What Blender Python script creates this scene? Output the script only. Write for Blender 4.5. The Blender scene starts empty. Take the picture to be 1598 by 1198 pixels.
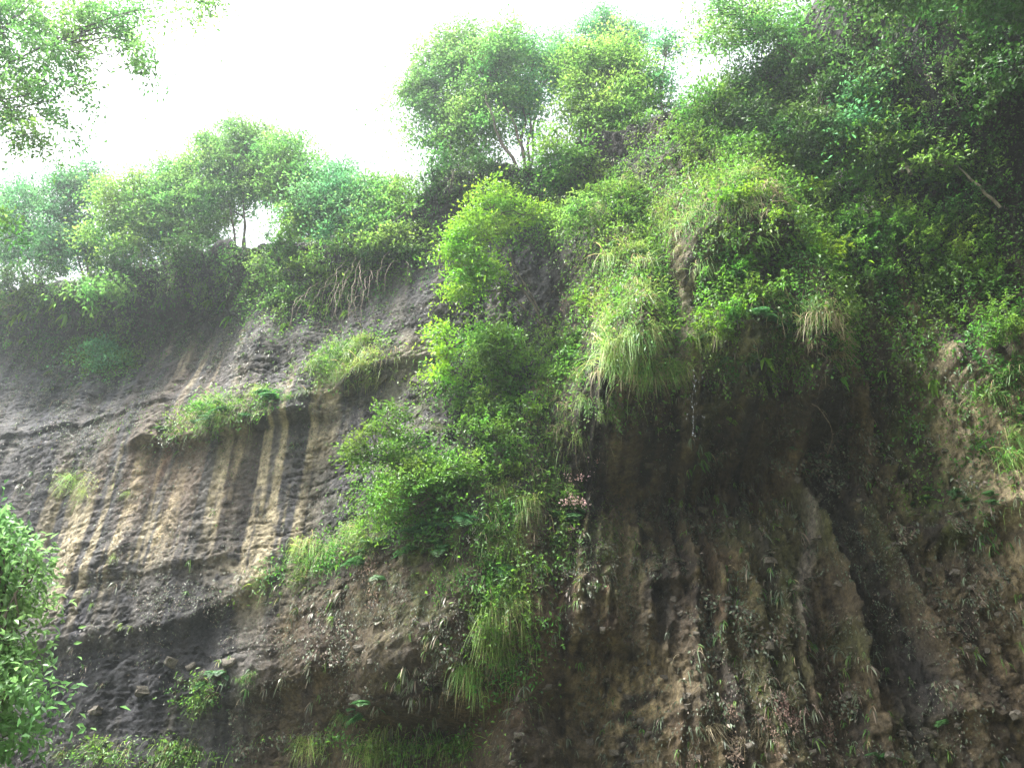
import bpy, math, random
import numpy as np
from mathutils import Vector, Matrix

random.seed(7); np.random.seed(7)
R = np.random.default_rng(11)
rad = math.radians

# ------------------------------------------------------------------ camera, sky, sun, exposure
sc = bpy.context.scene
C = sc.collection
CAMZ, PITCH, FPX = 1.6, rad(33.0), 1384.0
cam_d = bpy.data.cameras.new('camera'); cam_d.sensor_width = 36.0
cam_d.lens = 36.0 * FPX / 1598.0; cam_d.clip_end = 3000; cam_d.clip_start = 0.05
cam = bpy.data.objects.new('camera', cam_d); C.objects.link(cam)
cam.location = (0, 0, CAMZ); cam.rotation_euler = (math.pi/2 + PITCH, 0, 0)
sc.camera = cam

SUN = Vector((-0.42, -0.10, 0.88)).normalized()
w = bpy.data.worlds.new('World'); sc.world = w; w.use_nodes = True
nt = w.node_tree; nt.nodes.clear()
sky = nt.nodes.new('ShaderNodeTexSky'); sky.sky_type = 'NISHITA'; sky.sun_disc = False
sky.sun_elevation = math.asin(SUN.z); sky.sun_rotation = math.atan2(SUN.x, SUN.y)
sky.air_density = 1.0; sky.dust_density = 6.0; sky.ozone_density = 0.6
hs = nt.nodes.new('ShaderNodeHueSaturation'); hs.inputs['Saturation'].default_value = 0.28
bg = nt.nodes.new('ShaderNodeBackground'); bg.inputs['Strength'].default_value = 0.15
wo = nt.nodes.new('ShaderNodeOutputWorld')
nt.links.new(sky.outputs[0], hs.inputs['Color']); nt.links.new(hs.outputs[0], bg.inputs['Color'])
nt.links.new(bg.outputs[0], wo.inputs['Surface'])
sd = bpy.data.lights.new('sun', 'SUN'); sd.energy = 4.0; sd.angle = rad(16); sd.color = (1.0, 0.97, 0.9)
so = bpy.data.objects.new('sun', sd); C.objects.link(so)
so.rotation_euler = SUN.to_track_quat('Z', 'Y').to_euler(); so.location = (-20, -10, 60)
vs = sc.view_settings
vs.view_transform = 'Standard'; vs.look = 'None'; vs.gamma = 1.0; vs.use_curve_mapping = False
vs.exposure = 1.95
sc.cycles.use_denoising = True
sc.cycles.max_bounces = 8; sc.cycles.diffuse_bounces = 4; sc.cycles.glossy_bounces = 2
sc.cycles.transmission_bounces = 4; sc.cycles.volume_bounces = 0
sc.cycles.volume_step_rate = 4

# ------------------------------------------------------------------ projection helpers
cp, sp = math.cos(PITCH), math.sin(PITCH)
def ray(px, py):
    a = (np.asarray(px, float) - 799) / FPX; b = (599 - np.asarray(py, float)) / FPX
    return a, cp - sp*b, sp + cp*b
def proj(x, y, z):
    z = z - CAMZ; d = y*cp + z*sp; u = -y*sp + z*cp
    d = np.maximum(d, 0.1)
    return 799 + FPX*x/d, 599 - FPX*u/d
def W(px, py, y):
    """world (x, z) where the line of sight through a photo pixel crosses the depth y"""
    dx, dy, dz = ray(px, py); t = y/dy
    return dx*t, CAMZ + dz*t

# ------------------------------------------------------------------ noise
TAB = np.random.default_rng(3).random((256, 256))
def vn(u, v, s=0):
    u = np.asarray(u, float) + s*17.31; v = np.asarray(v, float) + s*9.77
    iu = np.floor(u).astype(int); iv = np.floor(v).astype(int)
    fu = u - iu; fv = v - iv
    fu = fu*fu*(3-2*fu); fv = fv*fv*(3-2*fv)
    a = TAB[iu & 255, iv & 255]; b = TAB[(iu+1) & 255, iv & 255]
    c = TAB[iu & 255, (iv+1) & 255]; d = TAB[(iu+1) & 255, (iv+1) & 255]
    return (a*(1-fu)+b*fu)*(1-fv) + (c*(1-fu)+d*fu)*fv
def fbm(u, v, s=0, o=4, g=0.5):
    r = 0; a = 1; t = 0
    for k in range(o):
        r = r + a*vn(u*2**k, v*2**k, s+k*3); t += a; a *= g
    return r/t
def ss(a, b, x):
    t = np.clip((x-a)/(b-a), 0, 1); return t*t*(3-2*t)

# ------------------------------------------------------------------ the cliff as a surface y = F(x, z)
def F0(x):
    return 19.0 - 0.30*x - 0.03*np.maximum(x-9, 0)**2 + 0.0*x

RIM_PX = [(-500,470),(-200,455),(0,445),(100,455),(200,432),(330,388),(400,380),(440,376),(540,380),(640,325),(700,280),
          (760,268),(850,262),(900,225),(1000,200),(1060,178),(1120,150),(1200,100),(1290,45),(1370,-30),(1600,-260),(1900,-500)]
rx, rz = [], []
for px, py in RIM_PX:
    y = 19.0
    for _ in range(30):
        x, z = W(px, py, y); y = 0.5*y + 0.5*float(F0(np.array(x)))
    rx.append(float(x)); rz.append(float(z))
o_ = np.argsort(rx); RX = np.array(rx)[o_]; RZ = np.array(rz)[o_]
def rim(x):
    return np.interp(x, RX, RZ) + 0.5*(vn(np.asarray(x)*0.9, 0*np.asarray(x), 5)-0.5) + 0.3*(vn(np.asarray(x)*2.6, 0*np.asarray(x), 6)-0.5)

def nose(x, z, xc, hw, zl, zt, dep, lipw=0.5, fall=1.0, xp=2.0):
    """a mass standing out of the wall: sloping back above its lip, undercut below it"""
    g = np.exp(-np.abs((x-xc)/hw)**xp*0.9)
    t = np.clip((z-zl)/(zt-zl), 0, 1)
    up = (1-t)**fall * (1-0.25*np.exp(-((z-zl)/0.5)**2))
    low = ss(zl-lipw, zl+0.15, z)
    return dep*g*np.where(z > zl, up, 1.0)*low

def ledge(x, z, pts, y, dep, back, lip=0.18):
    q = [W(a, b, y if not callable(y) else y(a)) for a, b in pts]
    q.sort(); qx = np.array([a for a, _ in q]); qz = np.array([b for _, b in q])
    zl = np.interp(x, qx, qz) + 0.12*(vn(x*2.3, x*0, 31)-0.5) + 0.12*(vn(x*0.8, x*0, 33)-0.5)
    m = ss(qx[0]-0.5, qx[0]+0.8, x)*(1-ss(qx[-1]-0.8, qx[-1]+0.5, x))
    m = m*(0.55+0.9*vn(x*1.1, x*0, 37))
    t = np.clip((z-zl)/back, 0, 1)
    return dep*m*np.where(z > zl, (1-t)**1.3, 1.0)*ss(zl-lip, zl+0.03, z)

def relief(x, z):
    px, py = proj(x, F0(x), z)
    d = np.zeros_like(x)
    top = rim(x)
    # --- jutting bulge, left lobe, water column, right lobe, hollow
    xw = x + 0.5*(fbm(x*0.7, z*0.7, 1, 3)-0.5); zw = z + 0.9*(fbm(x*0.9, z*0.5, 2, 3)-0.5)
    L = nose(xw, zw, 2.95, 1.12, 11.5, 20.5, 3.3, 0.4, 0.85, 2.6)
    M = nose(xw, zw, 3.9, 0.75, 11.3, 19.5, 2.55, 0.7, 0.8, 2.4)
    Q = nose(xw, zw, 5.2, 1.55, 14.9, 21.0, 3.1, 0.9, 0.8, 2.8)
    Q2 = nose(xw, zw, 6.45, 0.75, 11.9, 18.5, 3.0, 1.1, 0.7, 2.4)
    Q3 = nose(xw, zw, 5.0, 1.6, 11.9, 17.5, 2.6, 1.0, 0.6, 2.4)
    nz = np.maximum.reduce([L, M, Q, Q2, Q3])
    nz = nz * (0.93+0.25*fbm(x*1.1, z*1.1, 8, 3))
    d += nz
    # groove of the water column
    d -= 0.45*np.exp(-((x-3.35)/0.28)**2)*ss(11, 13, z)*(1-ss(18.5, 20, z))
    # undercut below the bulge
    d -= 2.3*np.exp(-np.abs((x-4.5)/3.3)**4)*(0.25*ss(4.0, 8.5, z)+0.42*ss(8.3, 11.1, z))*(1-ss(11.0, 13.0, z))
    # --- overhang leaning out, upper right
    d += 0.42*np.maximum(x-8.0, 0)**1.1*ss(15, 25, z)*4.2
    d += 1.2*ss(top-3.5, top-0.3, z)*ss(6.5, 9, x)
    # --- drapery ribs fanning out under the bulge and over the right wall
    xf = (x-4.6)/(1+0.045*np.maximum(12-z, 0)) + 4.6
    wv = xf + 0.35*(fbm(x*0.5, z*0.35, 12, 2)-0.5) + 0.22*(fbm(x*1.6, z*1.3, 13, 3)-0.5)
    r1 = 1-np.abs(2*vn(wv*1.05, z*0.06, 14)-1)
    r2 = 1-np.abs(2*vn(wv*2.5, z*0.12, 15)-1)
    r3 = 1-np.abs(2*vn(wv*6.0, z*0.25, 16)-1)
    r4 = 1-np.abs(2*vn(wv*12.0, z*0.6, 17)-1)
    ribm = ss(0.5, 2.5, x)*(1-ss(11.5, 13.5, z)) + 0.5*ss(7.5, 8.5, x)*(1-ss(15, 18, z))*ss(11, 13, z)
    d += ribm*(0.22*r1**2 + 0.55*r2**2*(0.5+vn(x*0.9, z*0.5, 18)) + 0.46*r3**2 + 0.20*r4 - 0.55)*(0.45+0.55*ss(2.0, 8.5, z))
    # the light slope standing out at the right edge
    d += 0.6*ss(8.6, 10.2, x - 0.12*(8-z))*(1-ss(12, 14, z))
    # --- left wall ribs, softer
    lm = 1-ss(-2.5, 0.5, x)
    q1 = vn((x-0.03*z)*1.3, z*0.08, 21); q2 = vn((x)*3.2, z*0.18, 22)
    d += lm*(0.22*q1+0.10*q2)
    # --- central vegetated buttress
    B1 = nose(xw, zw, -1.35, 1.9, 6.3, 15.2, 2.1, 0.6, 0.9, 2.4)
    B2 = nose(xw, zw, 0.15, 0.75, 3.6, 14.5, 1.7, 0.5, 0.7, 2.2)
    B3 = nose(xw, zw, 1.6, 1.0, 7.0, 13.0, 1.1, 0.5, 0.7, 2.2)
    B0 = nose(xw, zw, -4.2, 2.0, 6.9, 9.6, 0.55, 0.5, 1.0, 2.4)
    d += np.maximum.reduce([B1, B2, B3, B0])*(0.9+0.35*fbm(x*1.5, z*1.5, 9, 3))
    # undercut of the brown wall at the bottom
    d -= 0.55*ss(-9, -6, x)*(1-ss(1.5, 3, x))*(1-ss(5.6, 7.2, z))
    # --- ledges of the left wall
    f = lambda a: 24.3-0.0045*a
    d += ledge(x, z, [(225,730),(380,718),(540,690)], f, 0.5, 2.2)
    d += ledge(x, z, [(-100,700),(60,690),(200,668),(290,650)], f, 0.16, 1.0)
    d += ledge(x, z, [(515,640),(580,605),(660,590),(720,600)], 20.5, 0.3, 1.8)
    d += ledge(x, z, [(480,640),(560,622),(640,618)], 20.7, 0.25, 0.4, 0.1)
    d += ledge(x, z, [(90,935),(250,925),(420,905)], f, 0.12, 1.4)
    d += ledge(x, z, [(60,1040),(200,1020),(330,1000),(460,930)], f, 0.3, 2.0, 0.5)
    d += ledge(x, z, [(880,1160),(960,1170),(1100,1150)], 18.2, 0.16, 0.6, 0.08)
    d += ledge(x, z, [(990,1125),(1060,1120),(1120,1115)], 18.0, 0.15, 0.5, 0.08)
    d += ledge(x, z, [(1000,905),(1060,905),(1090,900)], 18.0, 0.35, 0.8, 0.08)
    d += ledge(x, z, [(1370,1120),(1480,1110),(1640,1110)], 15.9, 0.22, 0.5, 0.08)
    d += ledge(x, z, [(1490,775),(1560,770),(1700,775)], 14.6, 0.6, 0.9, 0.3)
    # talus hump bottom left
    d += 1.6*(1-ss(2.2, 4.6, z + 0.5*(vn(x*0.8, z*0, 44)-0.5)))*(1-ss(-8, -5, x))
    # dark recess under the left rim
    d -= 1.1*(1-ss(-10, -7, x))*ss(top-6.5, top-3.5, z)*(1-ss(top-1.4, top-0.4, z))
    d -= 0.5*ss(top-4, top-2, z)*(1-ss(top-1, top, z))*(1-ss(2, 4, x))
    # --- general roughness, bedding
    d += 0.65*(fbm(x*0.35, z*0.3, 50, 3)-0.5)
    lf = 1-ss(-3, 0, x)
    d += (0.36-0.27*lf)*1.4*(fbm(x*1.8, z*0.9, 52, 4, 0.6)-0.5)
    d += (0.36-0.26*lf)*(fbm(x*5.5, z*4.6, 70, 3, 0.8)-0.5)
    f1 = fbm(x*0.55+5, z*2.4, 60, 4, 0.6); f2 = fbm(x*1.3, z*4.2, 63, 3, 0.6)
    d -= (0.05+0.05*lf)*(1-ss(0.0, 0.035, np.abs(f1-0.5)))*ss(0.35, 0.6, vn(x*0.5, z*0.7, 66))
    d -= (0.04+0.0*lf)*(1-ss(0.0, 0.04, np.abs(f2-0.48)))
    d += 0.05*lf*(np.abs(2*fbm(x*2.2, z*5.5, 75, 3)-1))
    return d
def Fs(x, z):
    return F0(x) - relief(x, z)

xs = np.concatenate([np.linspace(-46, -23.2, 70), np.arange(-23, 16.0, 0.058), np.linspace(16.2, 30, 40)])
NS = 470
s = np.linspace(0, 1, NS)
ZB = -1.5
TOP = rim(xs)
X = np.repeat(xs[:, None], NS, 1)
Z = ZB + (TOP[:, None]-ZB)*s[None, :]
Y = Fs(X, Z)
# rounded brow and plateau behind the rim
NP = 26
tp = np.linspace(0, 1, NP+1)[1:]**2
Yp = Y[:, -1:] + 0.02 + tp[None, :]*45
Xp = np.repeat(xs[:, None], NP, 1)
Zp = TOP[:, None] + 0.12*np.minimum(tp*30, 1)[None, :] + 0.5*(fbm(Xp*0.5, Yp*0.5, 80, 3)-0.5)*np.minimum(tp*12, 1)[None, :]
def curvature_free_lookup(x, z):
    """bilinear lookup in the built grid"""
    x = np.clip(x, -45, 29); i = np.clip(np.searchsorted(xs, x)-1, 0, len(xs)-2)
    fx = (x-xs[i])/(xs[i+1]-xs[i])
    tz = (z-ZB)/(np.interp(x, xs, TOP)-ZB)*(NS-1)
    tz = np.clip(tz, 0, NS-1.001); j = tz.astype(int); fz = tz-j
    return (Y[i, j]*(1-fx)+Y[i+1, j]*fx)*(1-fz) + (Y[i, j+1]*(1-fx)+Y[i+1, j+1]*fx)*fz
LK = curvature_free_lookup
def hit(px, py, tmin=8.0, tmax=48.0, n=900):
    """first crossing of the lines of sight with the cliff; falls back to the rim"""
    px = np.atleast_1d(np.asarray(px, float)); py = np.atleast_1d(np.asarray(py, float))
    a, b, c = ray(px, py)
    out = np.zeros((len(px), 3)); done = np.zeros(len(px), bool)
    for t in np.linspace(tmin, tmax, n):
        x = a*t; y = b*t; z = CAMZ+c*t
        top = np.interp(x, xs, TOP)
        h = (~done) & (z < top) & (z > ZB) & (y >= LK(x, z))
        out[h] = np.stack([x, y, z], 1)[h]; done |= h
        if done.all(): break
    for k in np.where(~done)[0]:
        y = 20.
        for _ in range(20):
            x, z = W(px[k], py[k], y); x = float(np.clip(x, -40, 15)); y = .5*y+.5*float(F0(np.array(x)))
        x = float(x); tz = float(np.interp(x, xs, TOP)); out[k] = (x, LK(np.array([x]), np.array([tz-0.05]))[0], tz)
    return out
def nrm_at(x, z, e=0.25):
    gx = (LK(x+e, z)-LK(x-e, z))/(2*e); gz = (LK(x, z+e)-LK(x, z-e))/(2*e)
    n = np.stack([gx, -np.ones_like(gx), gz], 1)      # outward, towards -y
    return n/np.linalg.norm(n, axis=1)[:, None]

# ------------------------------------------------------------------ mesh helpers
def mesh_np(name, V, T=None, Q=None, mat=None, smooth=False, col=None, mats=None, midx=None):
    me = bpy.data.meshes.new(name)
    V = np.asarray(V, np.float32).reshape(-1, 3)
    T = np.zeros((0, 3), np.int32) if T is None else np.asarray(T, np.int32).reshape(-1, 3)
    Q = np.zeros((0, 4), np.int32) if Q is None else np.asarray(Q, np.int32).reshape(-1, 4)
    nt_, nq = len(T), len(Q)
    me.vertices.add(len(V)); me.vertices.foreach_set('co', V.ravel())
    me.loops.add(nt_*3+nq*4); me.loops.foreach_set('vertex_index', np.concatenate([T.ravel(), Q.ravel()]))
    me.polygons.add(nt_+nq)
    st = np.concatenate([np.arange(nt_)*3, nt_*3+np.arange(nq)*4]).astype(np.int32)
    me.polygons.foreach_set('loop_start', st)
    me.polygons.foreach_set('loop_total', np.concatenate([np.full(nt_, 3), np.full(nq, 4)]).astype(np.int32))
    if smooth: me.polygons.foreach_set('use_smooth', np.ones(nt_+nq, bool))
    if col is not None:
        a = me.color_attributes.new('col', 'FLOAT_COLOR', 'POINT'); a.data.foreach_set('color', np.asarray(col, np.float32).ravel())
    for m in (mats or ([mat] if mat else [])): me.materials.append(m)
    if midx is not None: me.polygons.foreach_set('material_index', np.asarray(midx, np.int32))
    me.update(calc_edges=True)
    return me
def link(name, me, parent=None, **props):
    o = bpy.data.objects.new(name, me); C.objects.link(o)
    if parent is not None: o.parent = parent
    for k, v in props.items():
        if v: o[k] = v
    return o
class Acc:
    def __init__(s): s.V = []; s.T = []; s.Q = []; s.n = 0
    def add(s, V, T=None, Q=None):
        V = np.asarray(V, float).reshape(-1, 3)
        if T is not None and len(T): s.T.append(np.asarray(T)+s.n)
        if Q is not None and len(Q): s.Q.append(np.asarray(Q)+s.n)
        s.V.append(V); s.n += len(V)
    def mesh(s, name, mat, smooth=False):
        return mesh_np(name, np.concatenate(s.V), np.concatenate(s.T) if s.T else None, np.concatenate(s.Q) if s.Q else None, mat, smooth)
def unit(v): return v/np.maximum(np.linalg.norm(v, axis=-1, keepdims=True), 1e-9)
def tube(P, r, sides=5):
    P = np.asarray(P, float); n = len(P); r = np.broadcast_to(r, (n,))
    T = unit(np.gradient(P, axis=0)); ref = np.array([0.31, 0.17, 0.93]) if abs(T[0, 2]) < 0.8 else np.array([1., 0.1, 0.])
    U = unit(np.cross(T, ref)); Vv = np.cross(T, U)
    a = np.linspace(0, 2*np.pi, sides, endpoint=False)
    ring = P[:, None, :] + r[:, None, None]*(np.cos(a)[None, :, None]*U[:, None, :] + np.sin(a)[None, :, None]*Vv[:, None, :])
    i = np.arange(n-1)[:, None]*sides; j = np.arange(sides)[None, :]; j2 = (j+1) % sides
    Q = np.stack([i+j, i+j2, i+sides+j2, i+sides+j], -1).reshape(-1, 4)
    return ring.reshape(-1, 3), Q
def curve3(a, b, bend, n=7, wob=0.0, rng=R):
    t = np.linspace(0, 1, n)[:, None]; a = np.array(a, float); b = np.array(b, float)
    P = a*(1-t)+b*t + np.array(bend, float)*4*t*(1-t)
    P[1:-1] += rng.normal(0, wob, (n-2, 3)); return P
def leaves(acc, P, D, N, L, Wd, fold=0.25):
    """folded pointed leaves: base, two edge points, tip"""
    n = len(P); L = np.broadcast_to(L, n)[:, None]; Wd = np.broadcast_to(Wd, n)[:, None]
    D = unit(D); S = unit(np.cross(D, N)); N2 = np.cross(S, D)
    b = P; tip = P + D*L - N2*L*0.12
    m = P + D*L*0.45
    l = m + S*Wd*0.5 + N2*Wd*fold; r = m - S*Wd*0.5 + N2*Wd*fold
    V = np.stack([b, r, tip, l], 1).reshape(-1, 3)
    k = np.arange(n)[:, None]*4
    T = np.concatenate([k+[0, 1, 2], k+[0, 2, 3]], 0)
    acc.add(V, T=T)
def blades(acc, P, D, L, wd, droop, seg=5, side=None):
    """arching ribbons"""
    n = len(P); L = np.broadcast_to(L, n)[:, None, None]; droop = np.broadcast_to(droop, n)[:, None, None]
    t = np.linspace(0, 1, seg)[None, :, None]
    D = unit(D)[:, None, :]
    c = P[:, None, :] + D*L*t*(1-0.25*droop*t) + np.array([0, 0, -1.])*L*droop*t*t
    S = unit(np.cross(D, R.normal(0, 1, (n, 1, 3))))
    wdt = np.broadcast_to(wd, n)[:, None, None]*(np.sin(np.pi*(0.12+0.86*t))**0.7)*0.5
    V = np.stack([c-S*wdt, c+S*wdt], 2).reshape(-1, 3)
    base = (np.arange(n)*seg*2)[:, None]; i = np.arange(seg-1)[None, :]*2
    Q = np.stack([base+i, base+i+1, base+i+3, base+i+2], -1).reshape(-1, 4)
    acc.add(V, Q=Q)

# ------------------------------------------------------------------ materials
def newmat(name):
    m = bpy.data.materials.new(name); m.use_nodes = True; m.node_tree.nodes.clear()
    return m, m.node_tree.nodes, m.node_tree.links
def leafmat(name, base, var=0.35, trans=0.45, rough=0.45, dry=None, spec=0.35, hue=0.03):
    m, N, K = newmat(name)
    out = N.new('ShaderNodeOutputMaterial'); mix = N.new('ShaderNodeMixShader'); mix.inputs[0].default_value = trans
    p = N.new('ShaderNodeBsdfPrincipled'); p.inputs['Roughness'].default_value = rough
    p.inputs['Specular IOR Level'].default_value = spec
    tr = N.new('ShaderNodeBsdfTranslucent')
    g = N.new('ShaderNodeNewGeometry'); oi = N.new('ShaderNodeObjectInfo')
    rgb = N.new('ShaderNodeRGB'); rgb.outputs[0].default_value = (*base, 1)
    h = N.new('ShaderNodeHueSaturation')
    mr = N.new('ShaderNodeMapRange'); mr.inputs['To Min'].default_value = 1-var; mr.inputs['To Max'].default_value = 1+var*1.3
    K.new(g.outputs['Random Per Island'], mr.inputs['Value'])
    mv = N.new('ShaderNodeMapRange'); mv.inputs['To Min'].default_value = 0.82; mv.inputs['To Max'].default_value = 1.2
    K.new(oi.outputs['Random'], mv.inputs['Value'])
    mm = N.new('ShaderNodeMath'); mm.operation = 'MULTIPLY'; K.new(mr.outputs[0], mm.inputs[0]); K.new(mv.outputs[0], mm.inputs[1])
    K.new(mm.outputs[0], h.inputs['Value'])
    nz = N.new('ShaderNodeTexNoise'); nz.inputs['Scale'].default_value = 0.9; nz.inputs['Detail'].default_value = 2
    K.new(g.outputs['Position'], nz.inputs['Vector'])
    hr = N.new('ShaderNodeMapRange'); hr.inputs['From Min'].default_value = 0.3; hr.inputs['From Max'].default_value = 0.7
    hr.inputs['To Min'].default_value = 0.5-hue; hr.inputs['To Max'].default_value = 0.5+hue
    K.new(nz.outputs['Fac'], hr.inputs['Value']); K.new(hr.outputs[0], h.inputs['Hue'])
    src = rgb.outputs[0]
    if dry:
        mc = N.new('ShaderNodeMix'); mc.data_type = 'RGBA'
        cr = N.new('ShaderNodeMath'); cr.operation = 'GREATER_THAN'; cr.inputs[1].default_value = 1-dry[1]
        wn = N.new('ShaderNodeMath'); wn.operation = 'FRACT'; ml = N.new('ShaderNodeMath'); ml.operation = 'MULTIPLY'; ml.inputs[1].default_value = 37.7
        K.new(g.outputs['Random Per Island'], ml.inputs[0]); K.new(ml.outputs[0], wn.inputs[0]); K.new(wn.outputs[0], cr.inputs[0])
        K.new(cr.outputs[0], mc.inputs['Factor']); K.new(src, mc.inputs[6]); mc.inputs[7].default_value = (*dry[0], 1)
        src = mc.outputs[2]
    K.new(src, h.inputs['Color'])
    K.new(h.outputs[0], p.inputs['Base Color'])
    tc = N.new('ShaderNodeHueSaturation'); tc.inputs['Hue'].default_value = 0.485; tc.inputs['Value'].default_value = 1.7; tc.inputs['Saturation'].default_value = 1.05
    K.new(h.outputs[0], tc.inputs['Color']); K.new(tc.outputs[0], tr.inputs['Color'])
    K.new(p.outputs[0], mix.inputs[1]); K.new(tr.outputs[0], mix.inputs[2]); K.new(mix.outputs[0], out.inputs['Surface'])
    return m
def barkmat(name, c1, c2, scale=9):
    m, N, K = newmat(name)
    out = N.new('ShaderNodeOutputMaterial'); p = N.new('ShaderNodeBsdfPrincipled'); p.inputs['Roughness'].default_value = 0.9
    n = N.new('ShaderNodeTexNoise'); n.inputs['Scale'].default_value = scale; n.inputs['Detail'].default_value = 5
    r = N.new('ShaderNodeValToRGB'); r.color_ramp.elements[0].color = (*c1, 1); r.color_ramp.elements[1].color = (*c2, 1)
    r.color_ramp.elements[0].position = 0.35; r.color_ramp.elements[1].position = 0.68
    tc = N.new('ShaderNodeTexCoord'); K.new(tc.outputs['Object'], n.inputs['Vector'])
    b = N.new('ShaderNodeBump'); b.inputs['Strength'].default_value = 0.5; b.inputs['Distance'].default_value = 0.02
    K.new(n.outputs['Fac'], r.inputs[0]); K.new(r.outputs[0], p.inputs['Base Color']); K.new(n.outputs['Fac'], b.inputs['Height'])
    K.new(b.outputs[0], p.inputs['Normal']); K.new(p.outputs[0], out.inputs['Surface'])
    return m
def rockmat():
    m, N, K = newmat('cliff_rock')
    out = N.new('ShaderNodeOutputMaterial'); p = N.new('ShaderNodeBsdfPrincipled')
    at = N.new('ShaderNodeAttribute'); at.attribute_name = 'col'
    g = N.new('ShaderNodeNewGeometry')
    def noise(scale, det, rough=0.6, vec=None):
        n = N.new('ShaderNodeTexNoise'); n.inputs['Scale'].default_value = scale; n.inputs['Detail'].default_value = det
        n.inputs['Roughness'].default_value = rough; K.new(vec or g.outputs['Position'], n.inputs['Vector']); return n
    mp = N.new('ShaderNodeMapping'); mp.inputs['Scale'].default_value = (1, 1, 0.35); K.new(g.outputs['Position'], mp.inputs['Vector'])
    nf = noise(8, 7, 0.75); nm = noise(3.2, 5, 0.65, mp.outputs[0]); nb = noise(34, 3, 0.6)
    vo = N.new('ShaderNodeTexVoronoi'); vo.inputs['Scale'].default_value = 7.5; K.new(g.outputs['Position'], vo.inputs['Vector'])
    r1 = N.new('ShaderNodeMapRange'); r1.inputs['From Min'].default_value = 0.32; r1.inputs['From Max'].default_value = 0.68
    r1.inputs['To Min'].default_value = 0.32; r1.inputs['To Max'].default_value = 1.75; K.new(nf.outputs['Fac'], r1.inputs['Value'])
    r2 = N.new('ShaderNodeMapRange'); r2.inputs['From Min'].default_value = 0.35; r2.inputs['From Max'].default_value = 0.65
    r2.inputs['To Min'].default_value = 0.65; r2.inputs['To Max'].default_value = 1.35; K.new(nm.outputs['Fac'], r2.inputs['Value'])
    mu = N.new('ShaderNodeMath'); mu.operation = 'MULTIPLY'; K.new(r1.outputs[0], mu.inputs[0]); K.new(r2.outputs[0], mu.inputs[1])
    vm = N.new('ShaderNodeVectorMath'); vm.operation = 'SCALE'; K.new(at.outputs['Color'], vm.inputs[0]); K.new(mu.outputs[0], vm.inputs['Scale'])
    # pale grit and lichen flecks
    gr = N.new('ShaderNodeMapRange'); gr.inputs['From Min'].default_value = 0.66; gr.inputs['From Max'].default_value = 0.74
    gr.inputs['To Max'].default_value = 0.75
    K.new(nb.outputs['Fac'], gr.inputs['Value'])
    mx = N.new('ShaderNodeMix'); mx.data_type = 'RGBA'; K.new(gr.outputs[0], mx.inputs['Factor']); K.new(vm.outputs[0], mx.inputs[6])
    mx.inputs[7].default_value = (0.22, 0.20, 0.16, 1)
    K.new(mx.outputs[2], p.inputs['Base Color'])
    ro = N.new('ShaderNodeMapRange'); ro.inputs['To Min'].default_value = 0.55; ro.inputs['To Max'].default_value = 0.95
    K.new(nf.outputs['Fac'], ro.inputs['Value']); K.new(ro.outputs[0], p.inputs['Roughness'])
    p.inputs['Specular IOR Level'].default_value = 0.35
    b1 = N.new('ShaderNodeBump'); b1.inputs['Strength'].default_value = 0.9; b1.inputs['Distance'].default_value = 0.11
    b2 = N.new('ShaderNodeBump'); b2.inputs['Strength'].default_value = 0.8; b2.inputs['Distance'].default_value = 0.05
    mq = N.new('ShaderNodeMapping'); mq.inputs['Scale'].default_value = (1, 1, 2.6); K.new(g.outputs['Position'], mq.inputs['Vector'])
    nh = noise(5.0, 6, 0.7, mq.outputs[0]); b0 = N.new('ShaderNodeBump'); b0.inputs['Strength'].default_value = 0.8; b0.inputs['Distance'].default_value = 0.11
    K.new(nh.outputs['Fac'], b0.inputs['Height']); K.new(b0.outputs[0], b1.inputs['Normal'])
    K.new(nf.outputs['Fac'], b1.inputs['Height']); K.new(vo.outputs['Distance'], b2.inputs['Height'])
    K.new(b1.outputs[0], b2.inputs['Normal']); K.new(b2.outputs[0], p.inputs['Normal'])
    K.new(p.outputs[0], out.inputs['Surface'])
    return m
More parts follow.
